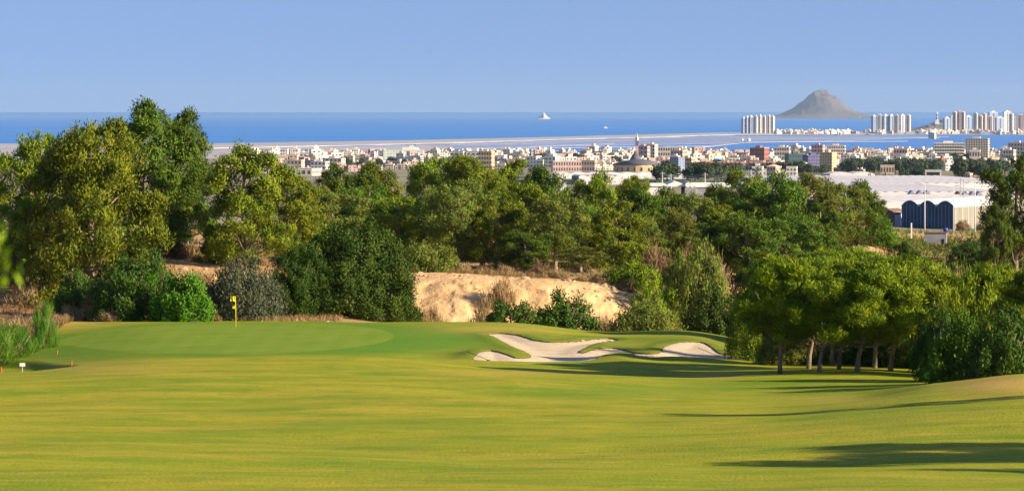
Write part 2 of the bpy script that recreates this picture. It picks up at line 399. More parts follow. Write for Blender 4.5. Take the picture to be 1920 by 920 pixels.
def grass_mat():
    m = bpy.data.materials.new('fairway_grass'); m.use_nodes = True; n = m.node_tree; L = n.links
    p = n.nodes['Principled BSDF']; p.inputs['Roughness'].default_value = .75; p.inputs['Specular IOR Level'].default_value = .12
    p.inputs['Specular IOR Level'].default_value = .03
    g = n.nodes.new('ShaderNodeNewGeometry')
    def noise(scale, detail, stretch=(1, 1, 1), lo=.35, hi=.65):
        mp = n.nodes.new('ShaderNodeMapping'); mp.inputs['Scale'].default_value = stretch; L.new(g.outputs['Position'], mp.inputs[0])
        t = n.nodes.new('ShaderNodeTexNoise'); t.inputs['Scale'].default_value = scale; t.inputs['Detail'].default_value = detail
        L.new(mp.outputs[0], t.inputs[0]); r = n.nodes.new('ShaderNodeMapRange'); r.inputs[1].default_value = lo; r.inputs[2].default_value = hi
        L.new(t.outputs[0], r.inputs[0]); return r.outputs[0]
    def mix(a, b, f, k=1.0):
        x = n.nodes.new('ShaderNodeMix'); x.data_type = 'RGBA'
        for s, v in ((6, a), (7, b)):
            if isinstance(v, tuple): x.inputs[s].default_value = (*v, 1)
            else: L.new(v, x.inputs[s])
        if k != 1.0:
            q = n.nodes.new('ShaderNodeMath'); q.operation = 'MULTIPLY'; q.inputs[1].default_value = k; L.new(f, q.inputs[0]); f = q.outputs[0]
        L.new(f, x.inputs[0]); return x.outputs[2]
    def attr(k):
        a = n.nodes.new('ShaderNodeAttribute'); a.attribute_name = k; return a.outputs['Fac']
    c = mix((.180, .245, .010), (.325, .305, .018), noise(.16, 6, (.8, 1, 1)))
    c = mix(c, (.480, .330, .040), noise(.22, 7, (.6, 1, 1), .47, .74), .75)
    c = mix(c, (.115, .205, .010), noise(.35, 7, (.6, 1, 1), .50, .72), .7)
    c = mix(c, (.50, .38, .05), noise(.8, 6, (.6, 1, 1), .54, .74), .45)
    c = mix(c, (.11, .17, .01), noise(1.9, 6, (.6, 1, 1), .52, .72), .5)
    c = mix(c, (.33, .34, .02), noise(3.0, 4, (.3, 1, 1), .5, .8), .4)
    c = mix(c, (.060, .125, .016), attr('rough'), .6)
    c = mix(c, (.075, .200, .016), attr('lush'), .85)
    c = mix(c, (.520, .330, .085), attr('tan'), 1.0)
    c = mix(c, (.07, .12, .01), noise(9, 4, (.7, 1, 1), .50, .70), .45)
    c = mix(c, (.36, .38, .06), noise(13, 3, (.7, 1, 1), .54, .72), .35)
    L.new(c, p.inputs['Base Color'])
    mp = n.nodes.new('ShaderNodeMapping'); mp.inputs['Scale'].default_value = (1, .5, 1); L.new(g.outputs['Position'], mp.inputs[0])
    t = n.nodes.new('ShaderNodeTexNoise'); t.inputs['Scale'].default_value = 9; t.inputs['Detail'].default_value = 6; L.new(mp.outputs[0], t.inputs[0])
    b = n.nodes.new('ShaderNodeBump'); b.inputs['Distance'].default_value = .028; L.new(t.outputs[0], b.inputs['Height']); L.new(b.outputs[0], p.inputs['Normal'])
    return m
M['grass'] = grass_mat()
def green_mat():
    m = mat('putting_green_grass', (.185, .255, .028), .8, .03, bump=.006, bscale=30, col2=(.140, .225, .018), nscale=.5, stretch=(.5, 1, 1))
    n = m.node_tree; L = n.links; p = n.nodes['Principled BSDF']; src = p.inputs['Base Color'].links[0].from_socket
    g = n.nodes.new('ShaderNodeNewGeometry'); sx = n.nodes.new('ShaderNodeSeparateXYZ'); L.new(g.outputs['Position'], sx.inputs[0])
    q = n.nodes.new('ShaderNodeMath'); q.operation = 'MULTIPLY'; q.inputs[1].default_value = 3.2; L.new(sx.outputs[0], q.inputs[0])
    s = n.nodes.new('ShaderNodeMath'); s.operation = 'SINE'; L.new(q.outputs[0], s.inputs[0])
    r = n.nodes.new('ShaderNodeMapRange'); r.inputs[1].default_value = -.6; r.inputs[2].default_value = .6; r.inputs[4].default_value = .13; L.new(s.outputs[0], r.inputs[0])
    x = n.nodes.new('ShaderNodeMix'); x.data_type = 'RGBA'; L.new(r.outputs[0], x.inputs[0]); L.new(src, x.inputs[6]); x.inputs[7].default_value = (.25, .30, .06, 1)
    L.new(x.outputs[2], p.inputs['Base Color']); return m
M['green'] = green_mat()
M['sand'] = mat('bunker_sand', (.50, .40, .265), .95, .05, col2=(.60, .48, .33), nscale=.6, bump=.045, bscale=5)
def hill_mat():
    m = mat('hillside_soil', (.52, .32, .15), .95, .05, bump=.12, bscale=2.5, col2=(.34, .21, .10), nscale=.35)
    n = m.node_tree; L = n.links; p = n.nodes['Principled BSDF']; src = p.inputs['Base Color'].links[0].from_socket
    def at(k): a = n.nodes.new('ShaderNodeAttribute'); a.attribute_name = k; return a.outputs['Fac']
    g = n.nodes.new('ShaderNodeNewGeometry')
    t = n.nodes.new('ShaderNodeTexNoise'); t.inputs['Scale'].default_value = .9; t.inputs['Detail'].default_value = 8; L.new(g.outputs['Position'], t.inputs[0])
    r = n.nodes.new('ShaderNodeMapRange'); r.inputs[1].default_value = .3; r.inputs[2].default_value = .7; L.new(t.outputs[0], r.inputs[0])
    s = n.nodes.new('ShaderNodeMix'); s.data_type = 'RGBA'; s.inputs[6].default_value = (.66, .44, .23, 1); s.inputs[7].default_value = (.54, .33, .15, 1); L.new(r.outputs[0], s.inputs[0])
    x = n.nodes.new('ShaderNodeMix'); x.data_type = 'RGBA'; L.new(at('bank'), x.inputs[0]); L.new(src, x.inputs[6]); L.new(s.outputs[2], x.inputs[7])
    y = n.nodes.new('ShaderNodeMix'); y.data_type = 'RGBA'; L.new(at('red'), y.inputs[0]); L.new(x.outputs[2], y.inputs[6]); y.inputs[7].default_value = (.33, .15, .07, 1)
    L.new(y.outputs[2], p.inputs['Base Color']); return m
M['hill'] = hill_mat()
M['plain'] = mat('farmland', (.17, .17, .10), .95, .1, col2=(.30, .26, .18), nscale=.012, stretch=(.4, 1, 1))
M['soil'] = mat('cut_soil_lip', (.10, .075, .04), .95, .1)

fairway = tag(sheet('fairway', fair, M['grass'], attrs={'tan': tan_m, 'lush': lush, 'rough': rough}), kind='structure')
tag(sheet('putting_green', isG & (rowD < 305), M['green']), kind='structure')
tag(sheet('bunker_sand', isS & (rowD < 305), M['sand'], Z_=sandz), kind='structure')
bankat = np.clip(sst(326, 330, GY)*sst(346, 341, GY)*sst(700, 760, pxg)*sst(1260, 1180, pxg)+sst(300, 306, GY)*sst(345, 325, GY)*sst(650, 560, pxg)*(.5+.5*fbm(GX/3, GY/3, 41, 3))
                 + sst(425, 440, GY)*sst(462, 452, GY)*sst(1500, 1530, pxg)*sst(1660, 1630, pxg)*.9+sst(365, 375, GY)*sst(420, 400, GY)*sst(1330, 1350, pxg)*sst(1420, 1400, pxg), 0, 1)
redat = np.clip(sst(300, 308, GY)*sst(340, 330, GY)*blob(60, 560, 120, 60)*.8+sst(425, 440, GY)*sst(470, 455, GY)*blob(1530, 465, 50, 30)*.8, 0, 1)
tag(sheet('hillside', hill, M['hill'], attrs={'bank': bankat, 'red': redat}), kind='structure')
tag(sheet('plain', plain, M['plain']), kind='structure')
# turf edge that drops down into the sand
S4 = np.zeros((nr+1, nc+1), bool); S4[1:nr, 1:nc] = isS & (rowD < 305)
edges = []
mm = isS
h_e = mm[1:, :] != mm[:-1, :]; r_, c_ = np.nonzero(h_e)
for a, b in zip(r_, c_): edges.append((I[a+1, b], I[a+1, b+1]))
v_e = mm[:, 1:] != mm[:, :-1]; r_, c_ = np.nonzero(v_e)
for a, b in zip(r_, c_): edges.append((I[a, b+1], I[a+1, b+1]))
E = np.array(edges); tv = VV[E.ravel()].reshape(-1, 2, 3); lo = tv.copy(); lo[:, :, 2] -= .16; tv[:, :, 2] += .012
V = np.concatenate([tv, lo[:, ::-1]], 1).reshape(-1, 3)
tag(link('turf_edge', np_mesh('turf_edge', V, np.arange(len(V)).reshape(-1, 4), M['soil'])), kind='structure')
# ------------------------------------------------------------------ sea, salt pans, sandbar
def water_mat(name, deep, gloss=.22, nsc=.004, tint2=None):
    m = bpy.data.materials.new(name); m.use_nodes = True; n = m.node_tree; L = n.links; n.nodes.clear()
    o = n.nodes.new('ShaderNodeOutputMaterial'); g = n.nodes.new('ShaderNodeNewGeometry'); mp = n.nodes.new('ShaderNodeMapping')
    mp.inputs['Scale'].default_value = (.25, 1, 1); L.new(g.outputs['Position'], mp.inputs[0])
    t = n.nodes.new('ShaderNodeTexNoise'); t.inputs['Scale'].default_value = nsc; t.inputs['Detail'].default_value = 8; t.inputs['Roughness'].default_value = .7; L.new(mp.outputs[0], t.inputs[0])
    r = n.nodes.new('ShaderNodeMapRange'); r.inputs[1].default_value = .35; r.inputs[2].default_value = .7; L.new(t.outputs[0], r.inputs[0])
    x = n.nodes.new('ShaderNodeMix'); x.data_type = 'RGBA'; x.inputs[6].default_value = (*deep, 1); x.inputs[7].default_value = (*(tint2 or tuple(min(1, c*1.35) for c in deep)), 1); L.new(r.outputs[0], x.inputs[0])
    d = n.nodes.new('ShaderNodeBsdfDiffuse'); L.new(x.outputs[2], d.inputs[0]); s = n.nodes.new('ShaderNodeBsdfGlossy'); s.inputs['Roughness'].default_value = .45
    s.inputs[0].default_value = (.75, .85, 1, 1)
    k = n.nodes.new('ShaderNodeMixShader'); k.inputs[0].default_value = gloss; L.new(d.outputs[0], k.inputs[1]); L.new(s.outputs[0], k.inputs[2]); L.new(k.outputs[0], o.inputs[0]); return m
M['sea'] = water_mat('sea_water', (.014, .160, .54), .14, .0011, (.045, .23, .55))
M['lagoon'] = water_mat('lagoon_water', (.030, .160, .46), .2, .02)
M['brine'] = water_mat('salt_pan_water', (.14, .23, .42), .25, .02, (.34, .32, .38))
M['pond'] = water_mat('pond_water', (.010, .022, .008), .35, 1.0)
M['saltflat'] = mat('salt_flat', (.27, .26, .28), .9, .05, col2=(.50, .47, .47), nscale=.010, stretch=(.10, 1, 1))
M['dyke'] = mat('pale_dyke', (.50, .47, .45), .9, .1)
def flat(name, pts, z, m, kind='structure'):
    mb = MB(); mb.add([(x, y, z) for x, y in pts], [tuple(range(len(pts)))]); return tag(mb.build(name, m), kind=kind)
def SD(py): return CAMZ*F/(py-HZ)          # distance of the sea surface seen on a row
def P(px, py): d = SD(py); return (X(px, d), d)
flat('sea', [(-300000, 600), (300000, 600), (300000, 550000), (-300000, 550000)], 0.0, M['sea'])
# lagoon west of the sandbar
def ribbon(name, top, bot, z, m, kind='structure'):
    """strip between two polylines given as (px,py)"""
    T = [P(*p) for p in top]; B = [P(*p) for p in bot]; n = len(T); mb = MB()
    mb.add([(x, y, z) for x, y in T]+[(x, y, z) for x, y in B], [(i, i+1, n+i+1, n+i) for i in range(n-1)])
    # a low bank so that the strip has an edge
    mb.add([(x, y, z) for x, y in B]+[(x, y, z-1.6) for x, y in B], [(i, i+1, n+i+1, n+i) for i in range(n-1)])
    return tag(mb.build(name, m), kind=kind)
ribbon('lagoon', [(-900, 271), (200, 270), (600, 268), (900, 264), (1200, 258), (1500, 255), (1920, 254), (2800, 254)],
       [(-900, 303), (200, 303), (600, 303), (900, 303), (1200, 303), (1500, 303), (1920, 303), (2800, 303)], .5, M['lagoon'])
ribbon('sandbar', [(-900, 270), (0, 271), (400, 270), (600, 267), (760, 264.5), (900, 261), (1050, 257.5), (1200, 253.5), (1330, 250), (1450, 248.5), (1700, 248), (1920, 247), (2800, 246)],
       [(-900, 280), (0, 279), (400, 279), (600, 275), (760, 271), (900, 267), (1050, 262.5), (1200, 258.5), (1330, 254.5), (1450, 252.8), (1700, 252.5), (1920, 252.5), (2800, 252)], 1.6, M['saltflat'])
ribbon('salt_flat', [(-900, 281), (0, 281), (400, 280.5), (600, 277.5), (700, 275), (780, 274), (850, 276)],
       [(-900, 306), (0, 306), (400, 306), (600, 304), (700, 298), (780, 292), (850, 281)], 1.7, M['saltflat'])
ribbon('salt_pan', [(780, 271), (900, 268.5), (1050, 264), (1200, 260), (1400, 256), (1600, 254.5), (1780, 255.5)],
       [(780, 281), (900, 278.5), (1050, 275), (1200, 272.5), (1400, 268.5), (1600, 264), (1780, 257)], 1.0, M['brine'])
rd = random.Random(4)
for (a, b, c, d, w) in [((-200, 286), (480, 285), 0, 0, 26), ((-200, 292), (560, 291), 0, 0, 18), ((300, 289), (640, 288), 0, 0, 14), ((380, 275.5), (700, 271.5), 0, 0, 26),
                        ((500, 295), (720, 290), 0, 0, 22), ((560, 283), (790, 278), 0, 0, 20), ((860, 280.5), (1330, 274.5), 0, 0, 26), ((1330, 274.5), (1400, 267), 0, 0, 22), ((780, 270), (1210, 264), 0, 0, 18),
                        ((1100, 259.5), (1460, 257), 0, 0, 34), ((1400, 267.5), (1700, 265.5), 0, 0, 14), ((1230, 287), (1400, 267), 0, 0, 16), ((1000, 262), (1280, 258), 0, 0, 26),
                        ((975, 270.5), (1040, 270), 0, 0, 26), ((840, 273), (980, 270), 0, 0, 18), ((1380, 261), (1760, 259.5), 0, 0, 14), ((1300, 254.2), (1560, 252.4), 0, 0, 60), ((1440, 250.5), (2100, 252.2), 0, 0, 60), ((990, 276), (1150, 270.5), 0, 0, 10)]:
    p, q = Vector(P(*a)), Vector(P(*b)); dv = (q-p).normalized(); nn = Vector((-dv.y, dv.x))*w*.5
    mb = MB(); mb.prism([(-1, 0), (1, 0), (.6, .9), (-.6, .9)], 0, 1)
    L_ = (q-p).length; vs = [tuple(p.xy+dv*v[1]*L_+nn*v[0])+(v[2]+.5,) for v in mb.v]; mb.v = vs
    tag(mb.build('dyke', M['dyke']), kind='structure')

# ------------------------------------------------------------------ islands
def island(name, cx, cy, w, d, prof, hgt, m, seed, label):
    n = 70; k = 50; xs = np.linspace(-1, 1, n); ys = np.linspace(-1, 1, k); A, B = np.meshgrid(xs, ys)
    pr = np.interp(A, [p[0] for p in prof], [p[1] for p in prof])
    sh = np.clip(1-np.abs(B)**1.6, 0, 1)
    z = hgt*pr*sh*(1+.16*fbm(A*4, B*4, seed, 5))*(1-.16*np.abs(fbm(A*13, B*3, seed+9, 3))*(1-pr*.5))+hgt*.05*fbm(A*9, B*9, seed+3, 4)*sh; z = np.where((np.abs(A) > .97) | (np.abs(B) > .95), -6, z)
    V = np.stack([cx+A*w/2, cy+B*d/2, z], -1).reshape(-1, 3); J = np.arange(n*k).reshape(k, n)
    q = np.stack([J[:-1, :-1], J[:-1, 1:], J[1:, 1:], J[1:, :-1]], -1).reshape(-1, 4)
    o = link(name, np_mesh(name, V-np.array([cx, cy, 0]), q, m, True), loc=(cx, cy, 0)); return tag(o, label, 'island')
M['island'] = mat('hazed_island_scrub', (.100, .084, .105), .95, .05, col2=(.16, .13, .14), nscale=.004, bump=12, bscale=.006)  # mauve base puts distance haze into the scrub colour
M['islet'] = mat('islet_rock', (.60, .54, .48), .95, .05, col2=(.42, .37, .33), nscale=.01)
dI = SD(222.2)
island('island', X(1547, dI), dI+350, 206/F*dI, 1500, [(-1, .0), (-.9, .06), (-.76, .14), (-.56, .32), (-.38, .57), (-.16, .91), (-.02, 1.0), (.1, .97), (.28, .74), (.44, .48), (.62, .25), (.82, .12), (1, .0)], 52/F*dI, M['island'], 3,
       'large cone-shaped haze-tinted island rising from the sea on the horizon')
dI2 = SD(223.5)
island('islet', X(1019, dI2), dI2, 27/F*dI2, 420, [(-1, 0), (-.6, .3), (-.2, .6), (0, 1), (.15, .85), (.45, .5), (.8, .2), (1, 0)], 12.5/F*dI2, M['islet'], 8, 'small pale rocky islet far out on the sea')
M['white'] = mat('white_render', (.80, .77, .72), .8, .2)
for px, w in ((1565, 5), (1571, 3.5), (1579, 3), (1589, 9), (1612, 3.5), (1582, 4)):
    d = dI-260; mb = MB(); s_ = d/F; mb.box(-w*s_/2, w*s_/2, -20, 20, -3, 2.2*s_); mb.prism([(-w*s_/2, 2.2*s_), (w*s_/2, 2.2*s_), (0, 2.9*s_)], -20, 20)
    tag(mb.build('house', M['white'], loc=(X(px, d), d, 8)), 'tiny white house at the foot of the cone-shaped island', 'house', 'white houses on the island')
# ferry with its wake
d = SD(240.5); mb = MB(); s_ = d/F
hull = empty('boat', (X(1136, d), d, 0)); tag(hull, 'small white boat crossing the open sea with a thin wake', 'boat')
MB().add([(-3.2*s_, -6, 0), (3.0*s_, -6, 0), (3.6*s_, 0, 1.4*s_), (3.0*s_, 6, 0), (-3.2*s_, 6, 0), (-3.2*s_, -6, 1.2*s_), (3.2*s_, -6, 1.3*s_), (3.2*s_, 6, 1.3*s_), (-3.2*s_, 6, 1.2*s_)],
         [(0, 1, 6, 5), (1, 2, 6), (2, 3, 7), (3, 4, 8, 7), (4, 0, 5, 8), (5, 6, 7, 8), (6, 2, 7), (0, 4, 3, 2, 1)]).build('hull', M['white'], hull)
MB().box(-2.2*s_, 1.2*s_, -4, 4, 1.25*s_, 2.6*s_).box(-1.2*s_, .2*s_, -3, 3, 2.6*s_, 3.3*s_).build('cabin', M['white'], hull)
tag(MB().add([(4*s_, -8, .3), (16*s_, -22, .3), (16*s_, 22, .3), (4*s_, 8, .3)], [(0, 1, 2, 3)]).build('wake', mat('foam', (.55, .65, .75), .7), None, loc=(X(1136, d), d, 0)), kind='structure')

# ------------------------------------------------------------------ foliage
SPIKE = .3
def leaves(rng, C, Rr, n_per, L_, W_, up=.35, tint=None, flat=1.0, shape='tuft'):
    """leaf tufts spread through clumps: centres C (k,3), radii Rr (k,)"""
    k = len(C); idx = np.repeat(np.arange(k), n_per); N = len(idx)
    u = rng.normal(size=(N, 3)); u /= np.linalg.norm(u, axis=1)[:, None]
    rr = rng.random(N)**.45
    p = C[idx]+u*(Rr[idx]*rr)[:, None]*np.array([1, 1, flat])
    cc = C.mean(0); go = p-cc; go /= (np.linalg.norm(go, axis=1)[:, None]+1e-6)
    nn = u*.8+go*.55+rng.normal(size=(N, 3))*.30; nn /= np.linalg.norm(nn, axis=1)[:, None]
    d = rng.normal(size=(N, 3))*.55+np.array([0, 0, up*1.3])+u*.2; d -= nn*(d*nn).sum(1)[:, None]*.85
    sp = rng.random(N) < SPIKE; d[sp] += u[sp]*.8+np.array([0, 0, .5]); d /= (np.linalg.norm(d, axis=1)[:, None]+1e-6)
    s = np.cross(d, nn); s /= (np.linalg.norm(s, axis=1)[:, None]+1e-6)
    l = L_*(.65+.7*rng.random(N))[:, None]; ww = W_*(.6+.8*rng.random(N))[:, None]
    q0 = p-s*ww*.25; q1 = p+s*ww*.25; q2 = p+d*l*.6+s*ww*.5; q3 = p+d*l*1.0+s*ww*.06; q4 = p+d*l*.6-s*ww*.5
    if shape == 'tuft':
        V = np.stack([p, q2, q3, q4], 1).reshape(-1, 3); Fq = np.arange(N*4).reshape(-1, 4)
    else:
        V = np.stack([q0, q1, p+d*l+s*ww*.2, p+d*l-s*ww*.2], 1).reshape(-1, 3); Fq = np.arange(N*4).reshape(-1, 4)
    t = (tint[idx] if tint is not None else np.full(N, .5))+rng.normal(size=N)*.13+.12*(rr-.6)
    return V, Fq, np.clip(t, 0, 1)
def crown_mesh(name, rng, C, Rr, n_per, L_, W_, mats, up=.35, flat=1.0, shape='tuft'):
    tint = np.clip(rng.normal(.5, .22, len(C)), 0, 1)
    V, Fq, t = leaves(rng, C, Rr, n_per, L_, W_, up, tint, flat, shape)
    return np_mesh(name, V, Fq, mats, attrs={'tint': ('FACE', t)})
PROF = {'dome': ([0, .12, .35, .6, .8, 1], [.70, .95, 1, .95, .80, .42]), 'cone': ([0, .15, .4, .7, 1], [.7, 1, .82, .48, .1]),
        'ragged': ([0, .2, .45, .65, .85, 1], [.6, .9, 1, .95, .78, .42]), 'umbrella': ([0, .3, .6, .85, 1], [.4, .8, 1, .85, .4])}
def pine(seed, h=11.0, r=4.5, cb=.18, style='dome', nl=26, npc=14, n_per=76, leaf=(.30, .108), clump=.58, lean=0.0, lobe=.30, matkey='pine'):
    rng = np.random.default_rng(seed); lobes = []; ga = 2.39996
    for i in range(nl):
        t = ((i+.5)/nl)**.9 if i < nl-2 else (.9+.1*(i-nl+2)); t = min(1, max(0, t+rng.normal()*.03))
        pr = np.interp(t, *PROF[style])*r; a = i*ga+rng.normal()*.35
        lr = r*lobe*(.75+.6*rng.random())*(1-.28*t)
        rad = max(0, pr-lr*.75)*(.72+.38*rng.random())
        if rng.random() < .22: rad *= .45
        z = h*(cb+(1-cb)*t)-lr*.55
        lobes.append((rad*math.cos(a), rad*math.sin(a), z, lr))
    lx = np.array(lobes)
    C = []; Rr = []
    for (x, y, z, lr) in lobes:
        u = rng.normal(size=(npc, 3)); u[:, 2] = u[:, 2]*.8+.35; u /= np.linalg.norm(u, axis=1)[:, None]
        c = np.array([x, y, z])+u*lr*(.40+.85*rng.random((npc, 1)))*np.array([1, 1, .8]); C.append(c); Rr.append(clump*(.6+.7*rng.random(npc)))
    C = np.concatenate(C); Rr = np.concatenate(Rr); C[:, 2] = np.maximum(C[:, 2], h*cb*.6); 
    kx = r/(np.percentile(np.hypot(C[:, 0], C[:, 1]), 96)+clump*.7); kz = (h-clump*.6)/C[:, 2].max(); C *= np.array([kx, kx, kz]); lobes = [(a*kx, b*kx, c*kz, e) for a, b, c, e in lobes]
    C[:, 0] += lean*(C[:, 2]/h)**1.2*h
    cr = crown_mesh('pine_crown', rng, C, Rr, n_per, leaf[0], leaf[1], M[matkey], up=.55)
    # trunk and limbs
    mb = MB(); n = 7; pts = []; rad = []; b0 = h*.021+.05
    for i in range(n+1):
        t = i/n*.9; pts.append((math.sin(t*5+seed)*.12*t*2+lean*t**1.2*h, math.cos(t*4+seed)*.12*t*2, h*t)); rad.append((b0 if matkey != 'young' else .11)*(1-.7*t)+.02)
    pts[0] = (pts[0][0], pts[0][1], -.4); rad[0] *= 1.35; mb.tube(pts, rad, 8)
    for (x, y, z, lr) in lobes:
        zz = min(h*.76, max(h*cb*.55, .5, z-lr*.6-.18*h*rng.random())); t = zz/h; bx = lean*t**1.2*h
        s0 = Vector((math.sin(t*5+seed)*.24*t+bx, math.cos(t*4+seed)*.24*t, zz)); e = Vector((x+lean*(z/h)**1.2*h, y, z+lr*.2))
        m1 = s0.lerp(e, .45)+Vector((0, 0, -.05*h*rng.random())); w0 = .045+.012*h*(1-t)*.5
        mb.tube([s0, m1, e], [w0, w0*.65, .015], 5)
        f = e+Vector(rng.normal(size=3)*lr*.6); mb.tube([s0, m1*.98+e*.02, m1.lerp(f, .5)+Vector((0, 0, .1)), f], [w0*.8, w0*.55, .02, .008], 4)
    tr = mb.mesh('pine_trunk', M['bark'], True); return cr, tr, h, r
def bush_mesh(seed, r=2.0, h=2.2, n=46, n_per=80, leaf=(.17, .12), clump=.45, matkey='bush', up=.2, shape='tuft', full=True):
    key_dense = n > 200; rng = np.random.default_rng(seed); u = rng.normal(size=(n, 3)); u[:, 2] = np.abs(u[:, 2])*.85; u /= np.linalg.norm(u, axis=1)[:, None]
    kk = .45 if key_dense else 1.0; ln = 1+kk*(.16*np.sin(3*np.arctan2(u[:, 1], u[:, 0])+seed)+.12*rng.normal(size=n)); C = u*np.array([r-clump*.7, r-clump*.7, h-clump*.7])*np.clip(ln, .5, 1.15)[:, None]
    inner = rng.normal(size=(n//3, 3))*np.array([r*.35, r*.35, h*.25])+np.array([0, 0, h*.35]); C = np.concatenate([C, inner]); C[:, 2] = np.maximum(C[:, 2], clump*.35)
    Rr = clump*(.7+.6*rng.random(len(C)))
    return crown_mesh('bush_foliage', rng, C, Rr, n_per, leaf[0], leaf[1], M[matkey], up=up, shape=shape), r, h
def stems_mesh(seed, r, h, m):
    rng = random.Random(seed); mb = MB()
    for i in range(9):
        a = rng.random()*6.28; q = rng.random()*.8; mb.tube([(0, 0, -.2), (r*q*.5*math.cos(a), r*q*.5*math.sin(a), h*.4), (r*q*math.cos(a+.2), r*q*math.sin(a+.2), h*.8)], [.06, .04, .01], 5)
    return mb.mesh('stems', M[m], True)
TREES = []
def thing2(name, label, cat, crown, trunk, loc, rz, sc, group=None, parts=('crown', 'trunk')):
    e = empty(name, loc, rz); e.scale = sc; tag(e, label, cat, group)
    link(parts[0], crown, e); link(parts[1], trunk, e); return e

def blobmesh(seed, r, h, m):
    return bush_mesh(seed, r, h, matkey=m)
_cache = {}
def get_pine(kind, v):
    global SPIKE
    k = (kind, v % 2 if kind == 'full' else v); SPIKE = .8 if kind in ('young', 'small') else .38
    if k in _cache: return _cache[k]
    if kind == 'dome': a = pine(100+v, 11, 4.6, .16, 'dome', matkey='pine')
    elif kind == 'full': a = pine(150+v % 2, 13.5, 6.2, .0, 'dome', nl=52, npc=16, n_per=80, leaf=(.32, .11), clump=.72, lobe=.25, matkey='pine')
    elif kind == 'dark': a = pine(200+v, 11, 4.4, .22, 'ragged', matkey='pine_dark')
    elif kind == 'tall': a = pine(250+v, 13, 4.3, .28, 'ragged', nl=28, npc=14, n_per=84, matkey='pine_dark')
    elif kind == 'olive': a = pine(300+v, 10, 4.2, .32, 'umbrella', nl=24, npc=12, n_per=72, leaf=(.28, .09), matkey='pine_olive')
    elif kind == 'thin': a = pine(350+v, 9, 3.4, .3, 'ragged', nl=18, npc=9, n_per=60, leaf=(.28, .09), matkey='pine_olive')
    elif kind == 'young': a = pine(400+v, 7.4, 3.1, .40, 'ragged', nl=26, npc=17, n_per=125, leaf=(.27, .050), clump=.40, lean=(.09, .19, .13)[v % 3], lobe=.27, matkey='young')
    elif kind == 'small': a = pine(450+v, 4.5, 2.2, .02, 'cone', nl=16, npc=8, n_per=70, leaf=(.28, .10), clump=.4, matkey='young')
    _cache[k] = a; SPIKE = .3; return a
def put_pine(px, d, top, w, kind, v, label, rz=None, group=None, base=None):
    cr, tr, h, r = get_pine(kind, v); x = X(px, d); z = hz(x, d)-.1
    H = Z(top, d)-z; sz = H/h; sx = (w/F*d/2)/r/(1.04 if d < 300 else .92)
    thing2('pine_tree', label, 'pine tree', cr, tr, (x, d, z), rz if rz is not None else ((px*1.37 % 1.2)-.6 if kind == 'young' else px*1.37 % 6.28), (sx, sx, sz), group)
rnd = random.Random(11)
FG = 'pines of the wood behind the green'
